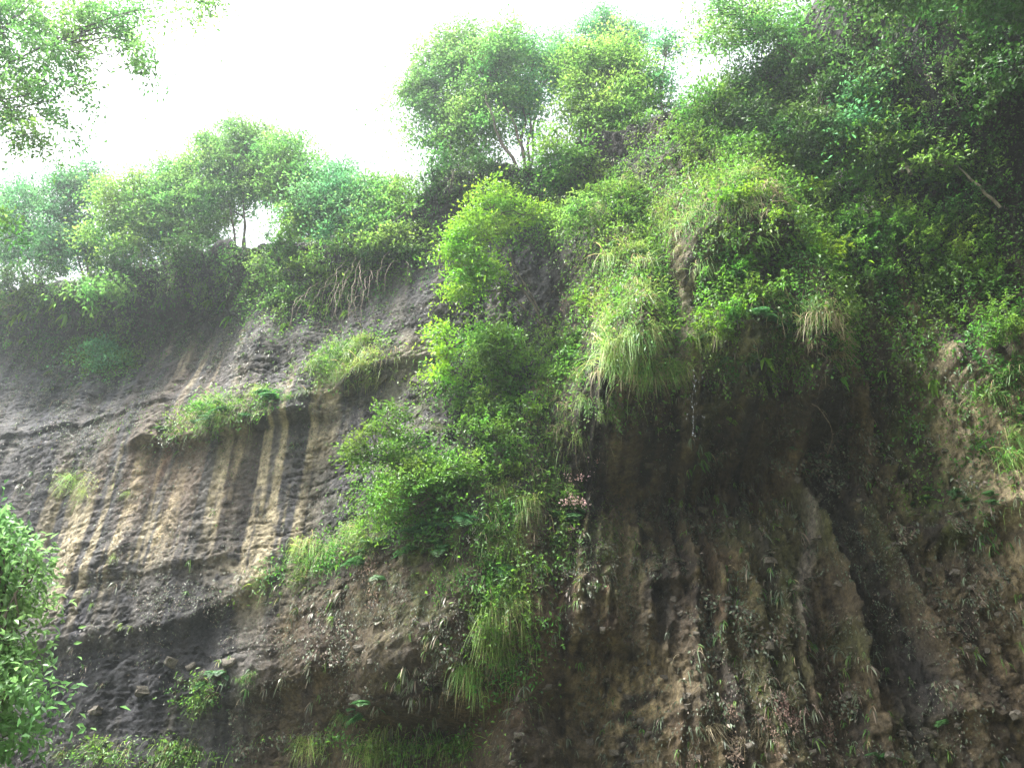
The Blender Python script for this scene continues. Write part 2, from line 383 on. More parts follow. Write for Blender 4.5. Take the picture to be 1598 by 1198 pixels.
M = dict(
    rock=rockmat(),
    bark=barkmat('bark', (0.045, 0.035, 0.028), (0.16, 0.13, 0.10)),
    palebark=barkmat('pale_bark', (0.14, 0.12, 0.09), (0.34, 0.30, 0.23)),
    root=barkmat('root_bark', (0.09, 0.07, 0.055), (0.24, 0.19, 0.14), 20),
    stone=barkmat('stone', (0.04, 0.036, 0.032), (0.14, 0.12, 0.09), 7),
    soil=barkmat('ground_soil', (0.03, 0.03, 0.018), (0.07, 0.08, 0.03), 0.6),
    tree=leafmat('tree_leaf', (0.083, 0.206, 0.049), 0.5, 0.6),
    treeb=leafmat('tree_leaf_bluish', (0.062, 0.176, 0.068), 0.5, 0.6),
    treey=leafmat('tree_leaf_yellowish', (0.107, 0.222, 0.046), 0.5, 0.6),
    lime=leafmat('lime_leaf', (0.122, 0.271, 0.031), 0.35, 0.45),
    shrub=leafmat('shrub_leaf', (0.078, 0.184, 0.031), 0.4, 0.45),
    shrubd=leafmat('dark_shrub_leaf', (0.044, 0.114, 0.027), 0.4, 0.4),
    gloss=leafmat('glossy_leaf', (0.125, 0.275, 0.100), 0.35, 0.4, 0.38, None, 0.5),
    grass=leafmat('grass_blade', (0.186, 0.303, 0.076), 0.4, 0.45, 0.5, ((0.30, 0.26, 0.13), 0.2)),
    grassd=leafmat('dark_grass_blade', (0.074, 0.152, 0.031), 0.4, 0.4, 0.5, ((0.24, 0.20, 0.11), 0.15)),
    straw=leafmat('dry_grass_blade', (0.32, 0.27, 0.17), 0.35, 0.35, 0.6),
    fern=leafmat('fern_leaflet', (0.044, 0.130, 0.041), 0.3, 0.45),
    sprig=leafmat('grey_green_leaf', (0.088, 0.115, 0.068), 0.6, 0.25, 0.4, ((0.14, 0.11, 0.08), 0.3), 0.5),
    dead=leafmat('dead_leaf', (0.17, 0.12, 0.085), 0.5, 0.3, 0.6),
    pink=leafmat('pink_petal', (0.78, 0.55, 0.53), 0.3, 0.4, 0.5),
    white=leafmat('white_petal', (0.62, 0.58, 0.54), 0.25, 0.4, 0.5),
)
wm, N_, K_ = newmat('water'); o1 = N_.new('ShaderNodeOutputMaterial'); p1 = N_.new('ShaderNodeBsdfPrincipled')
p1.inputs['Base Color'].default_value = (0.9, 0.95, 1, 1); p1.inputs['Roughness'].default_value = 0.05
p1.inputs['Transmission Weight'].default_value = 0.6; p1.inputs['IOR'].default_value = 1.33; K_.new(p1.outputs[0], o1.inputs['Surface'])
M['water'] = wm

# ------------------------------------------------------------------ cliff colour (stains, rock kinds, moss, painted shade)
def ell(px, py, cx, cy, ax, ay, k=1.0, rot=0):
    c, s_ = math.cos(rad(rot)), math.sin(rad(rot)); u = (px-cx)*c+(py-cy)*s_; v = -(px-cx)*s_+(py-cy)*c
    return np.clip(np.exp(-((u/ax)**2+(v/ay)**2)**1.5*k), 0, 1)
def mixc(a, b, t):
    return a*(1-t[..., None]) + np.array(b)*t[..., None]
def cliffcol(x, y, z):
    px, py = proj(x, y, z)
    n1 = fbm(x*0.6, z*0.5, 101, 4); n2 = fbm(x*2.2, z*0.35, 103, 4); n3 = fbm(x*4.5, z*3.5, 105, 3)
    wx = 60*(fbm(x*0.5, z*0.5, 130, 3)-0.5)
    px = px+wx; py = py+60*(fbm(x*0.5, z*0.5, 131, 3)-0.5)
    c = np.zeros(x.shape+(3,))+np.array([0.070, 0.066, 0.066])
    c = mixc(c, (0.048, 0.046, 0.055), ss(0.45, 0.65, n1))
    right = ss(820, 960, px) ; low = ss(900, 960, py)*ss(380, 480, px)
    diag = ss(-40, 40, (py-900)+(px-500)*0.35)*ss(380, 480, px+ (py-900)*0.2)
    brown = np.maximum(right, np.maximum(low, diag))
    cb = np.zeros_like(c)+np.array([0.074, 0.056, 0.031])
    cb = mixc(cb, (0.058, 0.043, 0.028), ss(0.42, 0.6, n2))
    cb = mixc(cb, (0.15, 0.11, 0.06), ss(0.55, 0.75, n1)*0.8)
    cb = mixc(cb, (0.080, 0.090, 0.026), ss(0.46, 0.62, fbm(x*0.9, z*0.6, 111, 4))*0.55*ss(900, 1000, px))
    c = c*(1-brown[..., None])+cb*brown[..., None]
    # reddish brown lower middle
    c = mixc(c, (0.105, 0.062, 0.036), ell(px, py, 880, 1010, 330, 160)*ss(0.35, 0.6, n1)*0.8)
    # dark and ochre run-off lines fanning down the right wall
    xf = (x-4.6)/(1+0.045*np.maximum(12-z, 0)) + 4.6
    sv = 0.6*vn(xf*3.4, z*0.10, 140) + 0.4*vn(xf*9, z*0.3, 141)
    rg_ = ss(0, 1.5, x)
    c = mixc(c, (0.022, 0.018, 0.014), ss(0.50, 0.62, sv)*rg_*0.8)
    c = mixc(c, (0.19, 0.145, 0.075), ss(0.60, 0.72, 0.6*vn(xf*4.6, z*0.12, 143)+0.4*n3)*rg_*0.6)
    dk = 0.6*vn(x*3.6, z*0.11, 150)+0.4*vn(x*9, z*0.3, 151)
    c = mixc(c, (0.028, 0.027, 0.030), ss(0.48, 0.60, dk)*(1-brown)*0.8)
    c = mixc(c, (0.15, 0.135, 0.115), ss(0.58, 0.72, 0.6*vn(x*4.4, z*0.1, 153)+0.4*n3)*(1-brown)*0.6)
    # tan run-off streaks on the left wall, following the fall line
    st = vn(x*4.0 + 0.3*fbm(x*0.8, z*0.6, 121, 2), z*0.10, 120)*0.65 + 0.35*vn(x*10.5, z*0.3, 122)
    zone = np.maximum.reduce([ell(px, py, 400, 790, 75, 140), ell(px, py, 230, 830, 80, 150)*0.85, ell(px, py, 120, 850, 70, 110)*0.6, ell(px, py, 430, 690, 90, 60)*0.9,
                              ell(px, py, 300, 600, 60, 60)*0.5, ell(px, py, 480, 620, 60, 45)*0.6])
    tan = np.clip(ss(0.40, 0.54, st + 0.16*(n3-0.5))*zone*1.7, 0, 1)
    c = mixc(c, (0.34, 0.285, 0.185), tan)
    c = mixc(c, (0.24, 0.205, 0.14), ell(px, py, 590, 560, 90, 55)*ss(0.4, 0.55, n1)*0.9)
    c = mixc(c, (0.26, 0.22, 0.14), ell(px, py, 340, 900, 120, 40)*ss(0.42, 0.6, n3)*0.7)
    c = mixc(c, (0.15, 0.10, 0.055), ss(0.52, 0.62, vn(x*1.9, z*0.08, 126))*ell(px, py, 260, 720, 130, 140)*0.6)
    c = mixc(c, (0.40, 0.32, 0.18), ell(px-wx, py-60*(fbm(x*0.5, z*0.5, 131, 3)-0.5), 243, 848, 5.5, 42, 1, 17)*ss(.3, .42, n3))
    c = mixc(c, (0.16, 0.085, 0.045), ell(px-wx, py, 262, 700, 9, 90, 1, 17)*.7)
    # black wet seep low on the left
    blk = np.maximum(ell(px, py, 260, 960, 90, 120, 1, 25), ell(px, py, 170, 1060, 150, 60, 1, -10))
    c = mixc(c, (0.020, 0.020, 0.024), np.clip(blk*1.2, 0, 1)*ss(0.25, 0.45, n1+0.2)*0.9)
    c = mixc(c, (0.030, 0.032, 0.040), ell(px, py, 120, 600, 180, 70)*0.7)  # separate dark bluish patch, higher on the left wall
    # tan rock: right edge slope, bottom centre, column on the bulge
    c = mixc(c, (0.30, 0.235, 0.140), np.clip(ss(-45, 45, px-(1425+0.40*(py-590)) )*ss(520, 620, py)*ss(0.30, 0.50, n1*0.6+n3*0.4), 0, 1)*0.85)
    c = mixc(c, (0.34, 0.28, 0.19), ell(px, py, 1515, 650, 60, 120, 1, -20)*ss(0.40, 0.5, n3)*0.8)
    c = mixc(c, (0.30, 0.235, 0.13), np.maximum(ell(px, py, 980, 1110, 100, 110), ell(px, py, 975, 800, 26, 180)*0.6)*ss(0.38, 0.55, n2*0.5+n3*0.5)*0.9)
    c = mixc(c, (0.27, 0.23, 0.19), ell(px, py, 1268, 880, 12, 120)*0.9)
    c = mixc(c, (0.42, 0.36, 0.26), ell(px-wx, py, 1072, 500, 14, 120, 1, 2)*ss(0.3, 0.45, n3))
    c = mixc(c, (0.30, 0.24, 0.16), ell(px, py, 1040, 570, 60, 30)*0.7)
    # shade painted below the bulge, then a black patch low on the right
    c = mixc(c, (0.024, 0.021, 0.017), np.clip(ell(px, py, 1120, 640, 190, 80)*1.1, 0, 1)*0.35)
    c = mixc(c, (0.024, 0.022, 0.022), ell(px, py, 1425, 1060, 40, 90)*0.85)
    c = mixc(c, (0.018, 0.018, 0.018), ss(1100, 1300, px)*(1-ss(330, 520, py))*0.9)  # overhang's shade painted over dark soil, upper right
    # moss
    ms = np.maximum.reduce([ell(px, py, 1500, 800, 90, 60), ell(px, py, 1440, 640, 60, 150), ell(px, py, 930, 870, 70, 60),
                            ell(px, py, 1200, 400, 170, 180), ell(px, py, 700, 800, 150, 200)])
    c = mixc(c, (0.085, 0.105, 0.028), ms*ss(0.42, 0.6, n3)*0.75)
    # thin soil and roots below the rim
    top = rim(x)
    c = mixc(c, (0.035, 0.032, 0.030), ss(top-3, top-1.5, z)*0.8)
    return np.concatenate([c, np.ones(c.shape[:-1]+(1,))], -1)

Vall = np.concatenate([np.stack([X, Y, Z], -1), np.stack([Xp, Yp, Zp], -1)], 1)
nr = NS+NP; nc = len(xs)
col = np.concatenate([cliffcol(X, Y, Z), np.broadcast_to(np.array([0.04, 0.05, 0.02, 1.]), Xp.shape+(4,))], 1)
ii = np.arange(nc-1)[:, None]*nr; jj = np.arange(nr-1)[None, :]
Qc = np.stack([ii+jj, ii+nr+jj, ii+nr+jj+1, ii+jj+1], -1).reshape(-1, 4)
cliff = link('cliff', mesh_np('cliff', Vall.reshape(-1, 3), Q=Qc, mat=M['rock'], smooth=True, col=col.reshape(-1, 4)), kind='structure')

# ground sheet, with an unseen slope added behind the camera to dim front light
gx, gy = np.meshgrid(np.linspace(-600, 600, 121), np.linspace(-600, 600, 121), indexing='ij')
gz = 0.25*(fbm(gx*0.3, gy*0.3, 200, 3)-0.5)
added_hill = ss(9, 40, -gy)
gz = gz + added_hill*(9+6*fbm(gx*0.02, gy*0.02, 201, 3)) + 0
gi = np.arange(120)[:, None]*121; gj = np.arange(120)[None, :]
Qg = np.stack([gi+gj, gi+121+gj, gi+121+gj+1, gi+gj+1], -1).reshape(-1, 4)
link('ground', mesh_np('ground', np.stack([gx, gy, gz], -1).reshape(-1, 3), Q=Qg, mat=M['soil'], smooth=True), kind='structure')

# ------------------------------------------------------------------ trees, each crown filled with leaf pads round its limbs
def at(px, py, y):
    a, b, c = ray(px, py); t = y/b
    return np.array([a*t, y, CAMZ+c*t]), t
def tree(name, label, cat, base, depth, ells, leafm, leaf=0.115, dens=1.0, barkm='bark', stems=2, gap=0.0, group=None, basept=None, up=0.6, pad=0.42, thick=0.75, limbs=None, seed=0, thk=1.0):
    """base: pixel of the foot; depth: metres behind the wall surface there; ells: crown masses in photo pixels (cx, cy, rx, ry[, dy])"""
    rg = np.random.default_rng(1000+seed+int(base[0])*7+int(base[1]))
    if basept is None:
        h = hit([base[0]], [base[1]])[0]; B = h + np.array([0, depth, 0])
    else: B = np.array(basept, float)
    yc = B[1]
    pads = []
    for e in ells:
        c, t = at(e[0], e[1], yc + (e[4] if len(e) > 4 else 0)); ax = e[2]*t/FPX; az = e[3]*t/FPX/0.80
        n = max(5, int(dens*2.7*(ax*az*1.6)/(pad*pad)))
        u = rg.normal(0, 1, (n, 3)); u = u/np.linalg.norm(u, axis=1)[:, None]*rg.random((n, 1))**0.42
        pads.append(c + u*np.array([ax, max(ax, 0.5)*thick, az]))
    pads = np.concatenate(pads)
    r = pad*rg.uniform(0.6, 1.35, len(pads))
    ac = Acc(); nl = (r/0.42)**2*165*(0.12/leaf)**1.5*(1-gap)*(pad/0.42)**0
    k = np.repeat(np.arange(len(pads)), np.maximum(nl.astype(int), 8)); n = len(k)
    v = rg.normal(0, 1, (n, 3)); v /= np.linalg.norm(v, axis=1)[:, None]
    v[:, 2] = np.where(v[:, 2] < 0, v[:, 2]*0.4, v[:, 2]); rr = rg.random((n, 1))**0.38
    an = rg.uniform((0.6, 0.6, 0.35), (2.0, 2.0, 1.0), (len(pads), 3)); tilt = rg.normal(0, 0.35, (len(pads), 2))
    rr = np.where(rg.random((n, 1)) < 0.30, rr*rg.uniform(1.0, 2.3, (n, 1)), rr)
    q0 = v*rr*r[k, None]*an[k]; q0[:, 2] += q0[:, 0]*tilt[k, 0]+q0[:, 1]*tilt[k, 1]-0.25*(q0[:, 0]**2+q0[:, 1]**2)/r[k]
    P = pads[k] + q0
    D = v*0.8 + rg.normal(0, 0.6, (n, 3)) + np.array([0, 0, -0.25])
    Nn = rg.normal(0, 0.32, (n, 3)) + np.array([0, 0, up]) + v*0.9
    leaves(ac, P-B, D, Nn, leaf*rg.uniform(0.7, 1.35, n), leaf*0.5*rg.uniform(0.75, 1.2, n))
    root = link(name, None, label=label, category=cat, group=group); root.location = B
    # stems and limbs
    top = pads[np.argsort(pads[:, 2])]
    cen = pads.mean(0); H = max(cen[2]-B[2], 0.6)
    joints = []
    for i in range(stems):
        tg = pads[rg.integers(len(pads))]*0.45 + cen*0.55
        P = curve3((0, 0, -0.15) if basept is None else (0, 0, 0), tg-B, rg.normal(0, 0.05, 3)*H, 9, 0.012*H, rg)
        th = (0.018+0.011*H)/math.sqrt(stems)*1.2*thk
        V, Q = tube(P, np.linspace(th, th*0.35, 9), 7)
        link('trunk', mesh_np('trunk', V, Q=Q, mat=M[barkm], smooth=True), root); joints += [P[j] for j in (4, 5, 6, 7, 8)]
    J = np.array(joints); ab = Acc()
    for i in range(min(len(pads), limbs or 46)):
        q = pads[i if len(pads) <= 46 else rg.integers(len(pads))]-B
        dd = np.linalg.norm(J-q, axis=1)+np.maximum(J[:, 2]-q[2], 0)*2; j = J[np.argmin(dd)]
        L = np.linalg.norm(q-j)
        V, Q = tube(curve3(j, q, (0, 0, -0.06*L), 6, 0.04*L, rg), np.linspace(0.010+0.008*L*thk, 0.005, 6), 4)
        if i < 7: link('branch', mesh_np('branch', V, Q=Q, mat=M[barkm], smooth=True), root)
        else: ab.add(V, Q=Q)
    if ab.n: link('twigs', ab.mesh('twigs', M[barkm], True), root, kind='stuff')
    link('crown', ac.mesh('crown', M[leafm]), root)
    return root

SK = 'trees on the cliff rim'
T = lambda *a, **k: tree('rim_tree', *a, **k)
T('bluish green tree at the left end of the left cliff rim', 'tree', (55, 442), 1.2, [(35,335,50,38),(20,300,40,22),(70,375,50,32),(80,402,44,18),(10,390,30,30)], 'treeb', group=SK, gap=.1)
T('round dark tree on the left rim, second from the left end', 'tree', (120, 446), 1.0, [(120,318,50,40),(95,285,34,20),(140,280,36,18),(110,368,45,30),(150,395,44,20)], 'treeb', group=SK)
T('pale yellow green tree with a slender bare stem on the left rim', 'tree', (218, 438), 0.4, [(190,318,50,38),(180,360,50,22),(225,340,35,20),(215,385,40,22)], 'treey', barkm='palebark', stems=1, group=SK)
T('small dark tree filling the gap left of the tallest left rim tree', 'tree', (250, 425), 1.6, [(235,305,40,32),(245,350,40,35),(270,372,40,22),(265,400,40,18)], 'treeb', group=SK)
T('leafy green tree leaning left beside the tallest left rim tree', 'tree', (305, 405), 0.9, [(295,275,48,40),(260,285,36,26),(300,325,55,38),(315,370,40,20),(270,350,30,20)], 'tree', group=SK)
T('tallest tree of the left rim with a domed crown', 'tree', (365, 388), 1.0, [(365,235,55,36),(405,215,40,22),(330,225,30,22),(350,275,60,36),(340,325,40,30),(390,285,40,30)], 'tree', stems=3, group=SK)
T('tree standing just right of the sky gap in the left rim', 'tree', (462, 382), 1.0, [(440,245,45,34),(470,270,40,34),(455,290,55,34),(480,335,40,30),(500,365,40,18)], 'tree', stems=3, group=SK)
T('broad hazy tree between the sky gap and the dark notch', 'tree', (535, 388), 0.9, [(515,280,42,34),(550,300,36,34),(530,325,50,38),(545,365,40,22),(565,330,30,30),(500,310,40,30)], 'treeb', group=SK)
T('low rounded tree left of the dark notch in the rim', 'tree', (592, 362), 0.8, [(590,305,42,32),(588,345,40,28),(615,325,30,30),(570,370,30,14)], 'tree', group=SK)
T('light green tree at the edge of the dark notch', 'tree', (640, 335), 0.5, [(642,305,34,28),(625,345,34,28),(640,375,22,26)], 'treey', group=SK)
T('hazy tree at the left end of the tall centre clump', 'tree', (735, 270), 1.0, [(700,105,52,42),(725,75,46,26),(675,165,40,42),(690,220,42,32),(725,190,34,30),(730,240,34,16),(655,130,24,30),(705,258,35,18)], 'tree', stems=3, group=SK)
T('tree with a leaning bare stem against the sky in the centre clump', 'tree', (818, 264), 0.5, [(770,95,48,34),(800,75,44,24),(735,140,36,34),(775,140,50,32),(745,185,34,34)], 'tree', stems=2, group=SK, limbs=30)
T('thin tree right of the leaning stem in the centre clump', 'tree', (832, 262), 1.2, [(838,95,42,30),(870,110,28,36),(835,145,36,26),(815,190,22,22)], 'treeb', stems=3, group=SK, limbs=30)
T('dark hazy tree rising behind the yellow green pair', 'tree', (950, 222), 5.0, [(940,45,50,28),(880,75,24,24),(985,55,28,24)], 'treeb', group=SK, gap=.2)
T('yellow green tree, left one of the bright pair on the rim', 'tree', (925, 232), 0.6, [(915,100,38,42),(950,90,36,36),(960,170,30,40),(925,160,46,40),(940,205,36,22)], 'treey', stems=3, group=SK)
T('yellow green tree, right one of the bright pair on the rim', 'tree', (985, 214), 0.7, [(990,110,40,46),(970,80,30,30),(985,165,44,34),(1010,195,30,24)], 'treey', stems=3, group=SK)
T('small open tree in the gap right of the yellow green pair', 'tree', (1050, 190), 1.0, [(1040,65,20,28),(1030,130,20,24),(1060,165,22,16)], 'treeb', group=SK, gap=.4, pad=.3)
HS = 'trees on the steep slope under the upper right overhang'  # darker leaf colour on several of these puts in the overhang's shade
H = lambda *a, **k: tree('hillside_tree', *a, **k)
H('feathery light green tree leaning left across the sky at the top', 'tree', (1290, 110), 0.2, [(1140,22,62,24),(1215,15,60,26),(1190,55,60,22),(1125,60,36,16),(1270,45,48,26),(1250,90,40,18),(1310,15,40,24)], 'tree', group=HS, gap=.35, pad=.34, stems=3)
H('green tree spreading above the top of the bulge', 'tree', (1120, 200), -0.3, [(1105,170,42,26),(1150,150,40,24),(1075,195,30,20)], 'shrub', group=HS)
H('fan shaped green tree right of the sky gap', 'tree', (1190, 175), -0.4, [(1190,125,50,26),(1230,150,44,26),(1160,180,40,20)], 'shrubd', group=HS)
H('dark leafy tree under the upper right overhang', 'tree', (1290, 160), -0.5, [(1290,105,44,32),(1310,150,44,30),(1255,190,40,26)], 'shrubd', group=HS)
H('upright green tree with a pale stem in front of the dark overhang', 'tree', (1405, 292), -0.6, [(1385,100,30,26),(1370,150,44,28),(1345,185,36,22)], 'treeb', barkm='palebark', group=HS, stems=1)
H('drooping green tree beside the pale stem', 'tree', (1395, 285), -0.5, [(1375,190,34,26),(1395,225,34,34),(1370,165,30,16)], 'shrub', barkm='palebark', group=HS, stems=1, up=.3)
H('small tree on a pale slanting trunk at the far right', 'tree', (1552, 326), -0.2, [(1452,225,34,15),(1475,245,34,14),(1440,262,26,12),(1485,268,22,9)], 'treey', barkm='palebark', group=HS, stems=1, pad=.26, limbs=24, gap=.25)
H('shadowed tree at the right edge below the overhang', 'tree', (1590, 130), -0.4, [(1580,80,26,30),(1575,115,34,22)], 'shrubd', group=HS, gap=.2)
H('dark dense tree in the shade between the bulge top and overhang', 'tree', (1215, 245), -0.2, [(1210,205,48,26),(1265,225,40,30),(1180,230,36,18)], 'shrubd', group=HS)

H('dark tree leaning out over the top edge of the frame, added for shade', 'tree', (1420, 10), -0.3, [(1350,-45,90,44,-2.2),(1440,-60,100,50,-2.6),(1430,-5,70,14,-1.5)], 'shrubd', group=HS, stems=3)  # this tree and the next are added to shade the slope below
H('dark tree leaning out over the top right corner, added for shade', 'tree', (1560, 10), -0.3, [(1540,-60,110,50,-2.6),(1620,-20,80,40,-2.2),(1560,0,50,12,-1.4)], 'shrubd', group=HS, stems=3)
B_ = lambda name, *a, **k: tree(name, *a, **k)
B_('lime_tree', 'bright lime green tree with layered crown left of the bulge', 'tree', (862, 522), -0.1,
   [(786,298,22,14,-.6),(775,318,44,12,-.7),(735,345,34,13,-.9),(835,328,30,12,-.4),(725,375,40,13,-1.0),(775,350,44,14,-.7),(735,405,42,15,-1.0),(715,440,20,14,-1.0),(755,430,34,14,-.9),(722,462,20,12,-1.0),(705,395,16,12,-1.0)],
   'lime', leaf=.10, dens=1.1, stems=3, pad=.27, thick=.6, limbs=60)
B_('shrub', 'yellow green open shrub between the lime tree and the bulge', 'shrub', (925, 372), -0.1, [(900,325,34,16,-.4),(890,345,30,14,-.4)], 'treey', leaf=.09, pad=.26, stems=2, limbs=30, gap=.2)
B_('shrub', 'lime green shrub with two tufts below the lime tree', 'shrub', (735, 590), -0.1, [(690,522,16,14,-.5),(705,548,26,14,-.6),(745,520,16,16,-.5),(695,580,20,10,-.5)], 'lime', leaf=.11, pad=.24, stems=2)
B_('shrub', 'mid green feathery shrub right of the two lime tufts', 'shrub', (800, 590), -0.1, [(778,520,34,20,-.5),(790,555,36,16,-.5),(760,545,22,16,-.5)], 'shrub', leaf=.10, pad=.26, stems=2)
B_('shrub', 'pale green shrub spreading flat sprays left from the buttress', 'shrub', (640, 750), -0.1, [(560,690,30,7,-.9),(585,668,36,8,-.8),(605,645,28,8,-.6),(600,705,46,9,-.8),(640,680,36,10,-.6),(655,715,40,12,-.6),(550,710,18,5,-.9)], 'shrub', leaf=.085, pad=.22, stems=3, dens=1.2, limbs=60)
B_('shrub', 'dense green shrub at the brow of the leafy buttress', 'shrub', (700, 790), -0.1, [(680,735,44,16,-.4),(725,725,34,14,-.4),(650,760,40,16,-.5),(610,790,30,16,-.4)], 'shrub', leaf=.09, pad=.26, stems=2)
B_('shrub', 'bright broad leaved shrub crowning the right lobe of the bulge', 'shrub', (1215, 420), -0.0, [(1165,390,28,15,-.3),(1200,375,34,13,-.3),(1240,385,38,12,-.3),(1275,400,24,12,-.2),(1150,415,18,12,-.3)], 'lime', leaf=.13, pad=.26, stems=2, dens=1.3)
B_('shrub', 'leggy bright shrub standing up on top of the bulge', 'shrub', (1235, 300), -0.1, [(1235,245,20,14),(1255,262,22,12),(1220,262,16,10)], 'shrub', leaf=.12, pad=.22, stems=3)
B_('shrub', 'sunlit shrub overhanging the dark notch under the centre trees', 'shrub', (905, 275), -0.2, [(870,215,26,12,-.3),(855,240,26,14,-.4),(895,240,30,14,-.3),(880,270,16,16,-.3)], 'shrub', leaf=.11, pad=.26)
B_('shrub', 'fine leaved green shrub hanging on the far left wall', 'shrub', (170, 540), 0.0, [(165,545,30,16,-.3),(185,570,32,16,-.3),(150,565,16,12,-.2)], 'treeb', leaf=.10, pad=.28, up=.2)
B_('shrub', 'flat leafed branch spray under the left rim', 'shrub', (190, 455), -0.2, [(150,440,28,6,-.6),(175,452,34,7,-.6),(140,460,20,5,-.6)], 'tree', leaf=.14, pad=.26)
B_('shrub', 'light green spray hanging above the bare roots', 'shrub', (600, 400), -0.2, [(580,378,26,7,-.5),(610,362,26,10,-.5),(640,385,22,12,-.4)], 'treey', leaf=.11, pad=.24)
B_('shrub', 'bright leaved creeper shrub left of the bare roots', 'shrub', (420, 440), -0.2, [(405,415,18,8,-.4),(430,430,26,12,-.4),(450,455,24,14,-.4),(425,470,18,10,-.3)], 'tree', leaf=.11, pad=.24, up=.2)

# near trees: the bush bottom left and the branches top left
near = tree('near_bush', 'glossy leaved bush close by at the bottom left', 'bush', (0, 0), 0,
     [(-8,800,10,16),(0,845,20,26),(5,900,30,30),(14,950,32,24),(8,1005,28,30),(5,1055,26,22),(45,1088,26,8),(-5,1110,36,34),(0,1165,40,34),(-60,900,56,90),(-60,1090,70,90),(50,868,14,6)],
     'gloss', leaf=0.066, dens=1.5, basept=(-4.9, 6.6, 0.0), pad=.17, stems=3, thick=1.0, up=.4, limbs=80)
far_l = tree('near_tree', 'open small leaved branches hanging in at the top left corner', 'tree', (0, 0), 0,
     [(40,30,60,34),(110,45,50,34),(40,95,50,34),(15,150,34,34),(95,105,34,22),(150,25,44,22),(185,55,34,26),(215,85,20,20),(232,110,10,14),(210,20,40,18),(262,20,30,12),(300,12,26,8),(330,5,16,5),(75,150,30,22),(100,190,16,12),(30,205,28,20),(60,225,20,12),(130,150,14,18),(-60,80,70,140),(10,345,8,8)],
     'tree', leaf=0.075, basept=(-13.5, 9.0, 0.0), pad=.17, stems=2, thick=1.1, up=.2, gap=.1, limbs=60, dens=.85, thk=.3)

# ------------------------------------------------------------------ plant kits (each: list of (part name, mesh))
def k_grass(mat, n, L, wd, spread, droop, out=0.5, down=0.0):
    a = Acc(); P = R.normal(0, spread, (n, 3))*np.array([1, .5, .5])
    D = np.stack([R.normal(0, .55, n), -np.abs(R.normal(out, .35, n)), R.uniform(0.3, 1.1, n)-down], 1)
    blades(a, P, D, L*R.uniform(.45, 1.15, n), wd*R.uniform(.6, 1.2, n), droop*R.uniform(.5, 1.3, n))
    return [('grass_tuft', a.mesh('grass_tuft', M[mat]))]
def k_fern(mat, nf, L, wpin=0.10, out=0.7):
    parts = []
    for f in range(nf):
        a = Acc(); ang = R.uniform(-1.3, 1.3) if nf > 1 else 0
        d = np.array([math.sin(ang), -math.cos(ang)*out, R.uniform(.1, .9)]); d /= np.linalg.norm(d)
        n = 16; t = np.linspace(0, 1, n)[:, None]; l = L*R.uniform(.7, 1.1)
        P = d*l*t + np.array([0, 0, -1.])*l*0.65*t*t
        V, Q = tube(P, np.linspace(.008, .003, n), 3); a.add(V, Q=Q)
        Tn = unit(np.gradient(P, axis=0)); S = unit(np.cross(Tn, [0, 0, 1.])); Nn = np.cross(S, Tn)
        w = l*0.30*np.sin(np.pi*np.clip(t[:, 0]*0.9+0.12, 0, 1))**0.8
        for sg in (-1, 1):
            leaves(a, P[1:], S[1:]*sg+Tn[1:]*0.35+R.normal(0, .06, (n-1, 3)), Nn[1:], w[1:], np.full(n-1, l*0.055), .1)
        parts.append(('frond', a.mesh('frond', M[mat])))
    return parts
def k_shrub(mat, H, ns, leaf, nl, out=0.6, up=0.8, bark='bark', spread=.5):
    a = Acc(); b = Acc()
    for s_ in range(ns):
        tg = np.array([R.normal(0, spread), -abs(R.normal(out, .3)), R.uniform(.4, 1.)*up])*H
        P = curve3((0, .05, 0), tg, R.normal(0, .08, 3)*H, 7, .01, R); V, Q = tube(P, np.linspace(.013, .004, 7)*max(H, .5), 4); b.add(V, Q=Q)
        for tw in range(3):
            p0 = P[R.integers(2, 7)]; p1 = p0 + R.normal(0, .25, 3)*H + np.array([0, -.08, .05])*H
            tt = R.random((nl, 1)); q = p0+(p1-p0)*tt; V, Q = tube(np.array([p0, (p0+p1)/2+R.normal(0, .01, 3), p1]), [.006, .005, .003], 3); b.add(V, Q=Q)
            leaves(a, q+R.normal(0, .02, (nl, 3)), unit(p1-p0)*.5+R.normal(0, .6, (nl, 3))+np.array([0, -.25, -.15]), R.normal(0, .35, (nl, 3))+np.array([0, -.3, 1.]), leaf*R.uniform(.6, 1.25, nl), leaf*.48)
    return [('stem', b.mesh('stem', M[bark])), ('foliage', a.mesh('foliage', M[mat]))]
def k_flower(mat):
    k = k_shrub('shrub', .6, 6, .09, 6); a = Acc()
    n = 70; c = np.array([[R.normal(0, .16), -.35+R.normal(0, .08), R.normal(.2, .22)] for _ in range(9)]); P = c[R.integers(0, 9, n)]+R.normal(0, .05, (n, 3))
    leaves(a, P, R.normal(0, 1, (n, 3)), R.normal(0, 1, (n, 3))+np.array([0, -1, .5]), np.full(n, .06), np.full(n, .05))
    return k+[('blossoms', a.mesh('blossoms', M[mat]))]
def k_vine(mat, L, n, nl, leaf):
    a = Acc(); b = Acc()
    for i in range(n):
        x0 = R.normal(0, .25); l = L*R.uniform(.4, 1.); nn = 8; t = np.linspace(0, 1, nn)[:, None]
        P = np.array([x0, -.05, 0])+np.array([R.normal(0, .1), -.12, -l])*t+R.normal(0, .025, (nn, 3)); V, Q = tube(P, .006, 3); b.add(V, Q=Q)
        q = P[R.integers(0, nn, nl)]+R.normal(0, .05, (nl, 3))
        leaves(a, q, R.normal(0, .4, (nl, 3))+np.array([0, -.4, -.8]), R.normal(0, .4, (nl, 3))+np.array([0, -1, .5]), leaf*R.uniform(.6, 1.2, nl), leaf*.5)
    return [('stem', b.mesh('stem', M['root'])), ('foliage', a.mesh('foliage', M[mat]))]
